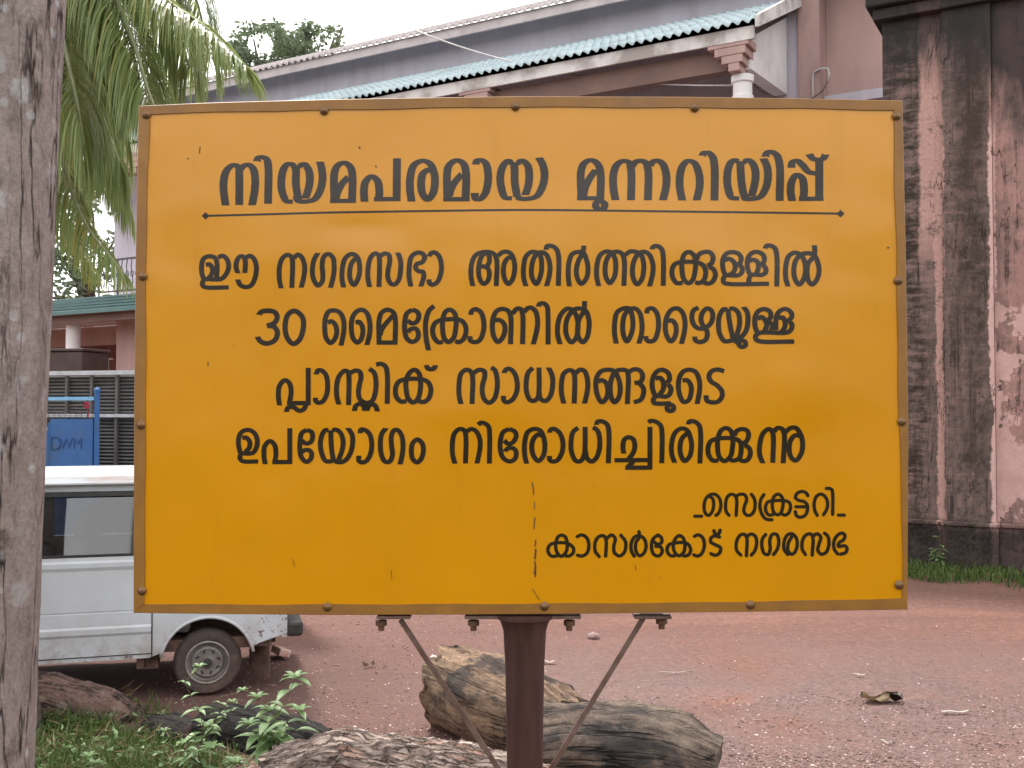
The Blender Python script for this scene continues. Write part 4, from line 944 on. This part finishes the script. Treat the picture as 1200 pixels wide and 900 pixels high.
m = MB(); m.box((.30, .668, 1.12), (.05, .02, .05), None, .008); m.build('window_latch', MAT['black'], van)
# wheel wells, wheels
for cx in (0, 1.84):
    for s in (-1, 1):
        m = MB(); pr = arch(cx, .322, .26, 12)
        for (xa, za), (xb, zb) in zip(pr, pr[1:]):
            m.face([Vector((xa, s * .70, za)), Vector((xb, s * .70, zb)), Vector((xb, s * .42, zb)), Vector((xa, s * .42, za))])
        m.build('wheel_well', MAT['mud'], van, True, False)
        m = MB(); pr = arch(cx, .325, .30, 18); m.tube([Vector((x, s * .703, z)) for x, z in pr], .012, 8); m.build('arch_lip', MAT['van'], van, True)
        w = empty('wheel', (cx, s * .60, .235), None, None); w.parent = van
        M = Matrix.Rotation(R(-90) * s, 4, 'X')
        m = MB(); m.lathe([(.150, -.075), (.175, -.085), (.215, -.08), (.234, -.055), (.238, -.02), (.238, .02), (.234, .055), (.215, .08), (.175, .085), (.152, .075), (.148, .0)], 48, M)
        for v in m.bm.verts:                       # soft, half flat tyre
            if v.co.z < -.222: v.co.z = -.222 + (v.co.z + .222) * .1
        m.build('tyre', MAT['tyre'], w, 'angle')
        m = MB(); m.lathe([(.155, -.07), (.156, .082), (.147, .086), (.139, .08), (.134, .05), (.118, .046), (.108, .062), (.100, .066), (.078, .060), (.050, .062), (.043, .072), (.036, .080), (.010, .083)], 48, M)
        m.build('rim', MAT['rim'], w, 'angle')
        m = MB()
        for k in range(8):
            a = k * math.pi / 4 + .3; c = M @ Vector((.080 * math.cos(a), .080 * math.sin(a), .062))
            m.box(c, (.013, .006, .028), Matrix.Rotation(-(a if s > 0 else -a) + R(90), 3, 'Y'))
        m.lathe([(.033, .078), (.030, .090), (.01, .095)], 20, M)
        m.build('hub_cap', MAT['black'], w)
m = MB(); m.box((XR - .055, 0, .445), (.12, 1.42, .11), None, .025)
m.build('rear_bumper', MAT['black'], van)
m = MB(); m.box((XF + .05, 0, .42), (.12, 1.42, .13), None, .03); m.build('front_bumper', MAT['black'], van)
for s in (-1, 1):
    m = MB(); m.box((-.37, s * .56, .235), (.012, .22, .30), Matrix.Rotation(R(38) * s, 3, 'Z'))
    m.build('mud_flap', MAT['mud'], van)
for s in (-1, 1):
    m = MB(); m.box((XR - .004, s * .58, .86), (.03, .1, .3), None, .008); m.build('tail_lamp', M_('red_lens', (.35, .02, .02), (.3, .02, .02), 5, .3, .5, 0), van)
    m = MB(); m.lathe([(.085, 0), (.08, .02), (.03, .03)], 20, Matrix.Translation((XF - .003, s * .5, .7)) @ Matrix.Rotation(R(90), 4, 'Y')); m.build('headlight', MAT['rail'], van, True)
m = MB(); m.box((.46, .62, .265), (.05, .05, .1)); m.box((.40, .45, .25), (.12, .3, .1)); m.tube([(0, -.6, .24), (0, .6, .24)], .04, 10); m.tube([(-.5, .2, .3), (.6, .2, .3)], .05, 10)
m.build('axle', MAT['mud'], van)

# ------------------------------------------------------------------ near tree trunk on the left
def near_trunk():
    base = P(-2, 1150, 3.5); base.z = 0
    t = empty('tree', base, 'thick grey brown tree trunk with cracked bark and pale lichen at the left edge', 'tree')
    m = MB(); pts = []; rad = []
    for k in range(41):
        z = k * 0.2; f = (z - 2.05) / 3.5 * 1200; py = 450 - f       # slow lean to the right going up
        xr = -1.663 + .0305 * z + .002 * math.sin(z * 2.1)
        r = .168 - .004 * z + (.05 * math.exp(-z * 3))
        pts.append(Vector((xr - r, 3.5, z)) - base); rad.append(r)
    m.tube(pts, rad, 56)
    for v in m.bm.verts:
        a = math.atan2(v.co.y, v.co.x + .2)
        v.co += Vector((v.co.x + .15, v.co.y, 0)).normalized() * (.006 * noise.noise(Vector((math.cos(a) * 5, math.sin(a) * 5, v.co.z * 1.3))) + .003 * noise.noise(Vector((v.co.x * 30, v.co.y * 30, v.co.z * 12))))
    m.build('trunk', MAT['trunk'], t, True)
    random.seed(21); m = MB(); mb = MB(); top = pts[-1]
    for k in range(6):
        a = k * 1.05; e = top + Vector((math.cos(a) * 1.5, math.sin(a) * 1.2, 1.2 + .3 * random.random()))
        m.tube([top - Vector((0, 0, .2)), top.lerp(e, .5) + Vector((0, 0, .15)), e], [.09, .06, .02], 8)
        for q in range(130):
            c = e + Vector((random.gauss(0, .5), random.gauss(0, .5), random.gauss(0, .35)))
            leaf(mb, c, Vector((random.gauss(0, 1), random.gauss(0, 1), random.gauss(-.3, .5))), .16, .07)
    m.build('limb', MAT['trunk'], t, True); mb.build('crown', MAT['crown'], t, False, False)
def leaf(m, c, d, L, W, fold=.25):
    d = d.normalized(); sd_ = d.cross(Vector((random.uniform(-1, 1), random.uniform(-1, 1), random.uniform(-1, 1))))
    if sd_.length < 1e-4: return
    sd_.normalize(); up = sd_.cross(d)
    b = m.bm.verts
    p0 = b.new(c); p1 = b.new(c + d * L * .45 + sd_ * W / 2 + up * W * fold); p2 = b.new(c + d * L - up * L * .12); p3 = b.new(c + d * L * .45 - sd_ * W / 2 + up * W * fold); pm = b.new(c + d * L * .5)
    m.bm.faces.new((p0, p1, pm)); m.bm.faces.new((p1, p2, pm)); m.bm.faces.new((p2, p3, pm)); m.bm.faces.new((p3, p0, pm))
near_trunk()

# ------------------------------------------------------------------ coconut palm behind it
def frond(mr, ml, md, pts, leaflet, hang, seed, dry=0.12, n=95, side=None):
    random.seed(seed); sp = catmull(pts, False, 12)
    L = [0]
    for a, b in zip(sp, sp[1:]): L.append(L[-1] + (b - a).length)
    tot = L[-1]
    def at(s):
        s = min(max(s, 0), tot - 1e-4)
        for i in range(len(sp) - 1):
            if L[i + 1] >= s:
                f = (s - L[i]) / (L[i + 1] - L[i]); return sp[i].lerp(sp[i + 1], f), (sp[i + 1] - sp[i]).normalized()
        return sp[-1], (sp[-1] - sp[-2]).normalized()
    mr.tube(sp, [.022 * (1 - .8 * l / tot) + .003 for l in L], 6)
    for i in range(n):
        s = tot * (.14 + .86 * i / n); p, t = at(s); f = i / n
        lat = t.cross(Z)
        if lat.length < .05: lat = t.cross(Vector((0, 1, 0)))
        lat.normalize()
        for sgn in (-1, 1):
            if random.random() < .06: continue
            ll = leaflet * (math.sin(math.pi * (.12 + .80 * f)) ** .6) * random.uniform(.8, 1.1)
            d = (lat * sgn * random.uniform(.6, 1) + t * random.uniform(.5, .9) + Z * random.uniform(-.2, .25)).normalized()
            W = .0145 * random.uniform(.8, 1.15); q = p.copy(); nseg = 6; mm = md if random.random() < dry else ml
            prev = None
            for k in range(nseg + 1):
                u = k / nseg; w = W * (1 - u) ** .6 * (.55 + .9 * min(1, u * 4)) / 1.45 + .001
                wd = d.cross(Z)
                if wd.length < .08: wd = lat.cross(d) if lat.cross(d).length > .05 else Vector((1, 0, 0))
                wd = (wd.normalized() + Vector((random.uniform(-.1, .1), random.uniform(-.1, .1), 0))).normalized()
                cur = (mm.bm.verts.new(q + wd * w / 2), mm.bm.verts.new(q - wd * w / 2))
                if prev: mm.bm.faces.new((prev[0], cur[0], cur[1], prev[1]))
                prev = cur
                q = q + d * ll / nseg
                d = (d - Z * hang * (1.25 - .5 * u) + Vector((random.uniform(-.05, .05), random.uniform(-.05, .05), 0))).normalized()
def palm():
    base = P(15, 859, 6.5); base.z = 0
    top = P(28, -140, 6.5)
    t = empty('coconut_palm', base, 'coconut palm with long drooping green fronds behind the left tree trunk', 'palm')
    m = MB(); pts = [base.lerp(top, k / 24) - base for k in range(25)]
    m.tube(pts, [.12 - .03 * k / 24 + (.06 * math.exp(-k * .8)) + .004 * (k % 2) for k in range(25)], 16); m.build('trunk', MAT['palm_trunk'], t, True)
    F = [  # (waypoints px,py,depth), leaflet length, hang
        ([(40, -140, 6.5), (95, -75, 6.1), (137, 0, 5.9), (160, 60, 5.8), (175, 110, 5.75), (196, 160, 5.7)], .62, .5),
        ([(40, -140, 6.5), (100, -110, 6.3), (150, -50, 6.1), (195, 0, 6.0), (240, 32, 5.9), (288, 78, 5.85)], .62, .26),
        ([(40, -140, 6.5), (60, -70, 6.7), (85, 20, 6.8), (105, 90, 6.8), (125, 150, 6.8), (140, 190, 6.8)], .85, .6),
        ([(40, -140, 6.5), (75, -100, 6.9), (120, -30, 7.2), (150, 40, 7.4), (165, 100, 7.5)], .95, .6),
        ([(40, -140, 6.5), (50, -60, 6.2), (70, 30, 6.0), (88, 110, 5.9), (98, 170, 5.9)], .80, .6),
        ([(45, -140, 6.5), (40, 0, 6.9), (62, 120, 7.0), (76, 200, 6.9), (100, 262, 6.85), (128, 300, 6.8), (146, 322, 6.8)], .48, .4),
        ([(40, -140, 6.5), (110, -120, 7.0), (170, -60, 7.4), (205, 20, 7.6), (222, 80, 7.7)], .9, .6),
        ([(40, -140, 6.5), (0, 0, 7.2), (20, 140, 7.4), (55, 215, 7.4), (85, 275, 7.4), (112, 320, 7.4)], .52, .5),
        ([(40, -140, 6.5), (80, -60, 7.5), (110, 30, 7.9), (130, 100, 8.0), (142, 160, 8.0)], .95, .65),
        ([(40, -140, 6.5), (120, -170, 7.2), (190, -90, 7.8), (230, 0, 8.1), (246, 70, 8.2)], .95, .6),
        ([(40, -140, 6.5), (70, -40, 7.0), (92, 60, 7.3), (110, 130, 7.4), (120, 190, 7.4)], .9, .6),
        ([(40, -140, 6.5), (66, 0, 7.3), (100, 110, 7.5), (128, 190, 7.5), (150, 245, 7.5)], .62, .6),
        ([(40, -140, 6.5), (50, 10, 7.6), (74, 120, 7.8), (92, 200, 7.8), (104, 240, 7.8)], .6, .6),
        ([(40, -140, 6.5), (-80, -160, 6.0), (-180, -100, 5.8), (-260, 20, 5.7)], .8, .5),
        ([(40, -140, 6.5), (-60, -220, 7.2), (-180, -240, 7.6), (-300, -120, 8.0)], .8, .5),
        ([(40, -140, 6.5), (60, -300, 7.2), (160, -360, 7.8), (300, -300, 8.2)], .8, .5),
        ([(40, -140, 6.5), (20, -280, 5.6), (0, -330, 4.8), (-30, -300, 4.2)], .7, .5),
    ]
    for i, (w, ll, hg) in enumerate(F):
        mr, ml, md = MB(), MB(), MB()
        frond(mr, ml, md, [P(*q) - base for q in w], ll, hg, 50 + i, .3 if i in (5, 7) else .1, 200 if i < 13 else 60)
        fr = ml.build('frond', MAT['leaf'], t, False, False)
        mr.build('rib', MAT['rachis'], fr, True); md.build('dry_leaflet', MAT['dryleaf'], fr, False, False)
palm()

# ------------------------------------------------------------------ far trees
def far_tree(loc, hgt, clumps, seed, label, leafsz=.38, n=520):
    random.seed(seed); t = empty('broadleaf_tree', loc, label, 'tree', 'trees behind the building')
    m = MB(); m.tube([Vector((0, 0, 0)), Vector((.1, 0, hgt * .3)), Vector((0, .1, hgt * .7))], [.3, .24, .12], 10)
    mc = MB()
    for (cx, cz, r) in clumps:
        c = Vector((cx, random.uniform(-1, 1), cz)); m.tube([Vector((0, .05, hgt * .55)), Vector((cx * .4, c.y * .4, (cz + hgt * .55) / 2 + .2)), c], [.12, .07, .03], 6)
        for k in range(int(n * r * r)):
            d = Vector((random.gauss(0, 1), random.gauss(0, 1), random.gauss(0, 1))).normalized() * r * (random.random() ** .45)
            d.z *= .8
            if noise.noise((c + d) * 1.1) < -.12: continue
            leaf(mc, c + d, Vector((random.gauss(0, 1), random.gauss(0, 1), random.gauss(-.4, .6))), leafsz, leafsz * .5)
    m.build('trunk', MAT['twig'], t, True); mc.build('crown', MAT['crown'], t, False, False)
def tree_px(d, hpx, cl, seed, label, **k):
    b = P(cl[0][0], 481, d); b.z = 0; out = []
    for px, py, r in cl:
        q = P(px, py, d); out.append((q.x - b.x, q.z, r * d / 1200))
    far_tree(b, max(o[1] for o in out), out, seed, label, **k)
tree_px(36, 0, [(330, 62, 36), (300, 50, 28), (335, 40, 22), (372, 44, 30), (350, 75, 35), (395, 52, 20), (300, 85, 30), (280, 70, 25), (405, 40, 10), (318, 26, 12), (362, 36, 12), (275, 55, 14)], 3, 'pale hazy tree crown rising above the long roof left of centre', n=620, leafsz=.24)
tree_px(34, 0, [(100, 250, 34), (75, 300, 40), (120, 300, 38), (60, 240, 30), (130, 270, 28), (95, 330, 45), (60, 350, 45), (125, 345, 42), (90, 215, 26)], 4, 'green tree showing through the palm fronds above the balcony', n=170, leafsz=.3)
tree_px(38, 0, [(20, 200, 60), (-40, 250, 70), (40, 150, 50), (-20, 330, 80), (60, 100, 40)], 5, 'dark tree hidden behind the palm and the left trunk', n=70, leafsz=.45)

# ------------------------------------------------------------------ logs
def log(name, label, pts, rad, mat, endmat, seed, n=44, rough=.05, flat=0.0, ridge=0.0, cat='log', ragged=.0, group=None, steps=60):
    pts = [Vector(p) for p in pts]; base = pts[0].copy(); base.z = 0
    root = empty(name, base, label, cat, group)
    sp = catmull(pts, False, max(4, steps // (len(pts) - 1))); N = len(sp)
    m = MB(); rings = []; random.seed(seed); so_ = random.uniform(0, 50)
    for i, p in enumerate(sp):
        t = (sp[min(i + 1, N - 1)] - sp[max(i - 1, 0)]).normalized(); u = (Z - t * Z.dot(t)).normalized(); w = t.cross(u)
        f = i / (N - 1) * (len(rad) - 1); k0 = min(int(f), len(rad) - 2); r = rad[k0] + (rad[k0 + 1] - rad[k0]) * (f - k0)
        ring = []
        for k in range(n):
            a = 2 * math.pi * k / n + math.pi; d = u * math.cos(a) * (1 - flat) + w * math.sin(a)
            nz = noise.noise(Vector((math.cos(a) * 1.3 + so_, math.sin(a) * 1.3, i * .07))) * rough * 2
            nz += noise.noise(Vector((math.cos(a) * 5 + so_, math.sin(a) * 5, i * .22))) * rough * .8
            nz += noise.noise(Vector((math.cos(a) * 14 + so_, math.sin(a) * 14, i * .9))) * rough * .4
            if ridge: nz += ridge * noise.ridged_multi_fractal(Vector((math.cos(a) * 6 + so_, math.sin(a) * 6, i * .10)), 1, 2, 3, 1, 2) * .5
            end = 0
            if ragged and (i < 2 or i > N - 3): end = ragged * noise.noise(Vector((math.cos(a) * 2.2, math.sin(a) * 2.2, so_)))
            ring.append(m.bm.verts.new(p - base + d * r * (1 + nz) + t * end))
        rings.append(ring)
    uvl = m.bm.loops.layers.uv.new('grain'); run = [0.0]
    for a_, b_ in zip(sp, sp[1:]): run.append(run[-1] + (b_ - a_).length)
    rm = sum(rad) / len(rad) * 2 * math.pi / n
    for i, (A, B) in enumerate(zip(rings, rings[1:])):
        for k in range(n):
            fc = m.bm.faces.new((A[k], A[(k + 1) % n], B[(k + 1) % n], B[k]))
            for lp, uv in zip(fc.loops, ((run[i], k * rm), (run[i], (k + 1) * rm), (run[i + 1], (k + 1) * rm), (run[i + 1], k * rm))): lp[uvl].uv = (uv[0] + so_, uv[1])
    o = m.build('log_body', mat, root, True, False)
    for ring_i, sgn in ((0, -1), (N - 1, 1)):
        m = MB(); t = (sp[1] - sp[0]).normalized() if ring_i == 0 else (sp[-1] - sp[-2]).normalized()
        c = sp[ring_i] - base; src = o.data.vertices[ring_i * n: ring_i * n + n]
        prev = [m.bm.verts.new(v.co) for v in src]
        for q in (.75, .45, .2):
            cur = [m.bm.verts.new(c + (v.co - c) * q + t * sgn * (.012 + .03 * noise.noise(v.co * 9 * q + Vector((so_, 0, 0))))) for v in src]
            for k in range(n): m.bm.faces.new((prev[k], prev[(k + 1) % n], cur[(k + 1) % n], cur[k]))
            prev = cur
        m.bm.faces.new(prev); m.build('cut_end', endmat, root, True)
    return root
log('log', 'short pale split log leaning behind the post, broken at its upper end', [P(528, 802, 6.75), P(575, 822, 6.45), P(640, 848, 6.1), P(668, 862, 5.95)], [.255, .285, .25, .2], MAT['log1'], MAT['logend'], 3, rough=.075, ragged=.22, ridge=.05, n=64)
log('log', 'long grey weathered log lying behind the right brace', [P(610, 885, 5.75), P(700, 880, 5.72), P(780, 888, 5.70), P(834, 902, 5.66)], [.24, .27, .26, .20], MAT['log2'], MAT['logend'], 9, rough=.07, ragged=.05, ridge=.05, n=64)
log('log', 'log with flaky pale bark at the bottom edge in front of the post', [P(322, 925, 5.3), P(395, 912, 5.2), P(480, 918, 5.05), P(570, 930, 4.9), P(640, 945, 4.8)], [.19, .20, .20, .19, .18], MAT['logbark'], MAT['logend'], 15, rough=.07, ridge=.13, ragged=.08, n=90, steps=150)
log('log', 'reddish mossy stump lying in the grass in front of the van', [P(18, 822, 7.05), P(62, 822, 7.0), P(100, 832, 6.95), P(136, 842, 6.88), P(154, 846, 6.85)], [.17, .185, .175, .145, .12], MAT['logred'], MAT['logend'], 22, rough=.07, ragged=.09, ridge=.07)
log('log', 'charred black log with ridged bark in front of the van wheel', [P(238, 850, 6.5), P(290, 858, 6.4), P(345, 876, 6.2), P(380, 888, 6.1)], [.12, .15, .16, .14], MAT['char'], MAT['tank'], 31, rough=.06, ridge=.2, ragged=.04, n=48)
log('log', 'round dark burnt stump end among the weeds', [P(178, 858, 6.6), P(200, 862, 6.5), P(226, 868, 6.4)], [.11, .14, .12], MAT['char'], MAT['tank'], 37, rough=.08)

# ------------------------------------------------------------------ weeds
def weed(loc, hgt, seed, label, pairs=7, lean=(0, 0), big=.10, branches=2):
    random.seed(seed); t = empty('weed_plant', loc, label, 'weed'); ms, ml = MB(), MB()
    def shoot(p0, d, L, prs, size):
        pts = [p0 + d * L * k / 8 + Vector((random.gauss(0, .006), random.gauss(0, .006), 0)) * k for k in range(9)]
        ms.tube(pts, [.005 * (1 - .6 * k / 8) for k in range(9)], 6)
        ang = random.uniform(0, 3)
        for k in range(prs):
            f = .18 + .82 * k / (prs - 1); q = pts[min(8, int(f * 8))]; ang += math.pi / 2 + random.gauss(0, .25)
            sz = size * (1.0 - .55 * f) * random.uniform(.85, 1.2)
            for s in (0, math.pi):
                big_leaf(ml, q, Vector((math.cos(ang + s), math.sin(ang + s), random.uniform(.05, .55))), sz, sz * .40)
        for s in range(5):
            a = s * 1.3; big_leaf(ml, pts[-1], Vector((math.cos(a), math.sin(a), .9)), size * .42, size * .16)
    d = Vector((lean[0], lean[1], 1)).normalized()
    shoot(Vector((0, 0, 0)), d, hgt, pairs, big)
    for b in range(branches):
        a = random.uniform(0, 6.28); h0 = hgt * random.uniform(.12, .45)
        shoot(d * h0, Vector((math.cos(a) * .6, math.sin(a) * .6, .9)).normalized(), hgt * random.uniform(.3, .5), max(3, pairs - 3), big * .85)
    ms.build('stem', MAT['stem'], t, True); ml.build('foliage', MAT['weed'], t, True, False)
def big_leaf(m, c, d, L, W):
    d = d.normalized(); side = d.cross(Z)
    if side.length < 1e-3: side = Vector((1, 0, 0))
    side.normalize(); up = side.cross(d); rows = []
    for k in range(6):
        u = k / 5; w = W * math.sin(math.pi * (u * .93 + .04)) ** .9 * (1 - .25 * u); q = c + d * L * u - Z * L * .38 * u * u + up * .0
        rows.append([m.bm.verts.new(q - side * w * .5 + up * w * .2), m.bm.verts.new(q), m.bm.verts.new(q + side * w * .5 + up * w * .2)])
    for A, B in zip(rows, rows[1:]):
        m.bm.faces.new((A[0], A[1], B[1], B[0])); m.bm.faces.new((A[1], A[2], B[2], B[1]))
gp = G(238, 895, 0); weed(Vector((P(238, 800, 5.75).x, 5.75, 0)), .62, 5, 'slender upright weed with small pale leaves before the van wheel', 10, (-.09, 0), .145, 3)
weed(Vector((P(322, 870, 5.55).x, 5.55, 0)), .60, 12, 'taller weed with broad toothed leaves beside the flaky log', 9, (.03, 0), .24, 4)
weed(Vector((P(262, 905, 5.5).x, 5.5, 0)), .22, 17, 'low broad leaved weed between the charred log and flaky log', 4, (.2, 0), .22, 2)
weed(Vector((P(100, 905, 5.6).x, 5.6, 0)), .16, 18, 'low bright green weed in the grass at the lower left', 4, (0, 0), .17, 2)
weed(G(1100, 668), .42, 23, 'wispy green weed growing against the dark plinth of the plaster wall', 7, (.1, 0), .15, 4)
# ------------------------------------------------------------------ grass
def blades(name, label, spots, seed):
    random.seed(seed); m = MB()
    for (x, y, h, w) in spots:
        a = random.uniform(0, 6.28); l = random.uniform(.1, .7); dx, dy = math.cos(a), math.sin(a); px_, py_ = -dy * w / 2, dx * w / 2
        p = [(x, y, -.02), (x + dx * h * l * .35, y + dy * h * l * .35, h * .6), (x + dx * h * l, y + dy * h * l, h * random.uniform(.75, 1))]
        v = m.bm.verts; a0, b0 = v.new((p[0][0] + px_, p[0][1] + py_, p[0][2])), v.new((p[0][0] - px_, p[0][1] - py_, p[0][2]))
        a1, b1 = v.new((p[1][0] + px_ * .7, p[1][1] + py_ * .7, p[1][2])), v.new((p[1][0] - px_ * .7, p[1][1] - py_ * .7, p[1][2])); c = v.new(p[2])
        m.bm.faces.new((a0, b0, b1, a1)); m.bm.faces.new((a1, b1, c))
    tag(m.build(name, MAT['grass'], None, False, False), label, None, None, 'stuff')
random.seed(77); sp_ = []
while len(sp_) < 8500:
    px_ = random.uniform(-60, 330); py_ = random.uniform(800, 960)
    if px_ > 215 and py_ < 868: continue
    dens = noise.noise(Vector((px_ * .018, py_ * .03, 2))) + (py_ - 850) / 95 - max(0, px_ - 190) / 130
    if dens < random.uniform(-.25, .3): continue
    g = G(px_, py_); sp_.append((g.x, g.y, random.uniform(.04, .17) * (1.0 if px_ < 180 else .8), random.uniform(.005, .012)))
blades('grass', 'short green grass around the logs at the lower left', sp_, 6)
sp_ = []
while len(sp_) < 5200:
    x = random.uniform(-.5, 6); y = random.uniform(-1.75, -.12)
    if noise.noise(Vector((x * 2.2, y * 2.2, 8))) * .5 + (y + 1.25) * 1.2 < random.uniform(-.3, .3): continue
    q = wallo.matrix_basis @ Vector((x, y, 0)) if False else Vector((5.14, 13.8, 0)) + x * -U + y * V
    sp_.append((q.x, q.y, random.uniform(.05, .17), random.uniform(.012, .022)))
blades('grass', 'green grass verge at the foot of the plaster wall', sp_, 9)
random.seed(41)
def cover(name, label, mat, n, hmax, lmin, lmax, wr, x0, x1, y0, y1, up):
    m = MB(); k = 0
    while k < n:
        px_ = random.uniform(x0, x1); py_ = random.uniform(y0, y1)
        if noise.noise(Vector((px_ * .03, py_ * .04, 11))) + (py_ - 850) / 120 - max(0, px_ - 200) / 130 < random.uniform(-.1, .3): continue
        g = G(px_, py_); k += 1; a = random.uniform(0, 6.28)
        leaf(m, Vector((g.x, g.y, random.uniform(.01, hmax))), Vector((math.cos(a), math.sin(a), random.uniform(-.2, up))), random.uniform(lmin, lmax), random.uniform(lmin, lmax) * wr)
    tag(m.build(name, mat, None, False, False), label, None, None, 'stuff')
cover('ground_cover', 'small leafy ground cover among the grass', MAT['weed'], 420, .10, .03, .07, .5, -40, 290, 830, 960, .5)
cover('ground_cover', 'low dark green creeping leaves among the grass', MAT['grass'], 1400, .10, .02, .055, .6, -40, 270, 825, 960, .4)
cover('dry_grass', 'brown dry stalks and leaf litter among the grass', MAT['dryblade'], 1300, .09, .06, .16, .06, -40, 300, 815, 960, .9)
# ------------------------------------------------------------------ gravel and litter
def gravel():
    random.seed(99); t = bmesh.new(); bmesh.ops.create_icosphere(t, subdivisions=1, radius=1)
    tv = [v.co.copy() for v in t.verts]; tf = [[v.index for v in f.verts] for f in t.faces]; t.free()
    V_, F_ = [], []
    for k in range(15000):
        px_ = random.uniform(180, 1230); py_ = 905 - 195 * random.random() ** 1.9
        if py_ < 815 and px_ > 640 and random.random() < .8: continue
        g = G(px_, py_)
        s = random.uniform(.0035, .008) * (1.9 if random.random() < .03 else 1)
        a = random.uniform(0, 6.28); ca, sa = math.cos(a), math.sin(a); sx, sy, sz = random.uniform(.7, 1.5), random.uniform(.7, 1.3), random.uniform(.4, .8)
        zz = .03 * noise.noise(Vector((g.x * .55, g.y * .55, 1))) + .012 * noise.noise(Vector((g.x * 1.9, g.y * 1.9, 5))); o = len(V_)
        for v in tv:
            x, y, z = v.x * sx * s, v.y * sy * s, v.z * sz * s; q = random.uniform(.85, 1.15)
            V_.append((g.x + (x * ca - y * sa) * q, g.y + (x * sa + y * ca) * q, zz + z * q + s * .2))
        F_ += [[i + o for i in f] for f in tf]
    me = bpy.data.meshes.new('gravel'); me.from_pydata(V_, [], F_); me.materials.append(MAT['pebble'])
    tag(link(bpy.data.objects.new('gravel', me)), 'loose pale gravel scattered over the red yard', None, None, 'stuff')
gravel()
def chunk(name, label, cat, loc, size, mat, seed, rz=0.0):
    random.seed(seed); m = MB(); r = bmesh.ops.create_icosphere(m.bm, subdivisions=2, radius=1)
    for v in r['verts']:
        d = v.co * (1 + .25 * noise.noise(v.co * 1.6 + Vector((seed, 0, 0)))); v.co = Matrix.Rotation(rz, 3, 'Z') @ Vector((d.x * size[0], d.y * size[1], d.z * size[2]))
    o = m.build(name, mat); o.location = loc + Z * (size[2] * .6 + gz(loc.x, loc.y)); tag(o, label, cat)
chunk('stone', 'brownish stone on the gravel to the right of the post', 'stone', G(695, 748), (.06, .045, .035), MAT['stone'], 1)
chunk('stone', 'small pale stone lying left of the left brace', 'stone', G(508, 772), (.028, .024, .018), MAT['litter'], 2)
b_ = G(329, 771); m = MB(); m.box((0, 0, 0), (.10, .19, .06), Matrix.Rotation(R(35), 3, 'Z') @ Matrix.Rotation(R(18), 3, 'Y'), .008)
o = m.build('brick', MAT['brick']); o.location = b_ + Z * .055; tag(o, 'broken brick with white mortar lying behind the van bumper', 'brick')
def scrap(name, label, cat, loc, L, W, rz, mat, curl=.03, seed=0):
    random.seed(seed); m = MB(); rows = []
    for k in range(9):
        u = k / 8 - .5; w = W * (1 - (2 * u) ** 2) ** .5 if name == 'dead_leaf' else W * (.8 + .2 * math.sin(k * 2.3))
        z = .016 + curl * (.35 * (2 * u) ** 2 + .25 * math.sin(k * 1.1 + seed))
        rows.append([m.bm.verts.new((u * L, s * w / 2, z + abs(s) * min(.02, curl * .5) * (1 + math.sin(k)))) for s in (-1, 0, 1)])
    for A, B in zip(rows, rows[1:]):
        for q in (0, 1): m.bm.faces.new((A[q], A[q + 1], B[q + 1], B[q]))
    ex = bmesh.ops.solidify(m.bm, geom=m.bm.faces[:], thickness=.003)
    o = m.build(name, mat, None, True); o.location = loc + Z * gz(loc.x, loc.y); o.rotation_euler = (0, 0, rz); tag(o, label, cat)
scrap('dead_leaf', 'large curled dry leaf lying alone on the gravel at the right', 'leaf', G(1028, 826), .25, .14, .12, MAT['deadleaf'], .035, 1)
scrap('dead_leaf', 'dark crumpled leaf touching the tip of the large dry leaf', 'leaf', G(1050, 826), .12, .09, 1.0, MAT['tank'], .05, 2)
scrap('litter', 'white scrap lying left of the large dry leaf', 'litter', G(1007, 796), .09, .03, -.4, MAT['litter'], .008, 3)
scrap('litter', 'pale strip of paper on the gravel right of the large dry leaf', 'litter', G(1120, 840), .19, .035, .05, MAT['litter'], .008, 4)
scrap('litter', 'small white splinter on the gravel below the large dry leaf', 'litter', G(1038, 873), .07, .02, -.6, MAT['litter'], .008, 5)
scrap('litter', 'white flake on the gravel just right of the post', 'litter', G(643, 778), .10, .045, .0, MAT['litter'], .008, 6)
scrap('litter', 'white chip beside the post above the grey log', 'litter', G(640, 800), .13, .04, -.7, MAT['litter'], .008, 7)
scrap('litter', 'pale crooked twig on the gravel right of the right brace', 'twig', G(792, 790), .26, .012, .12, MAT['litter'], .008, 8)
scrap('litter', 'dark brown chip on the gravel left of the left brace', 'litter', G(432, 783), .10, .04, .4, MAT['deadleaf'], .03, 9)


# ------------------------------------------------------------------ unseen belt of trees added behind the camera for the glossy board to mirror
def unseen_wood_belt():
    random.seed(5); V_, F_ = [], []
    for k in range(11000):
        x = random.uniform(-55, 55); y = -24 + random.gauss(0, 1.6)
        top = 7.0 + 1.6 * noise.noise(Vector((x * .16, 0, 2))) + 1.0 * noise.noise(Vector((x * .6, 0, 7)))
        z = top * random.random() ** .7; L = random.uniform(.4, .8); o = len(V_)
        d = Vector((random.gauss(0, 1), random.gauss(0, .6), random.gauss(-.2, 1))).normalized(); e = d.cross(Vector((random.gauss(0, .4), 1, random.gauss(0, .4)))).normalized() * L * .3
        c = Vector((x, y, z))
        V_ += [c, c + d * L * .5 + e, c + d * L, c + d * L * .5 - e]; F_.append((o, o + 1, o + 2, o + 3))
    me = bpy.data.meshes.new('unseen_wood'); me.from_pydata([tuple(v) for v in V_], [], F_); me.materials.append(MAT['crown'])
    tag(link(bpy.data.objects.new('unseen_wood', me)), 'unseen belt of green trees added behind the camera', None, None, 'stuff')
unseen_wood_belt()
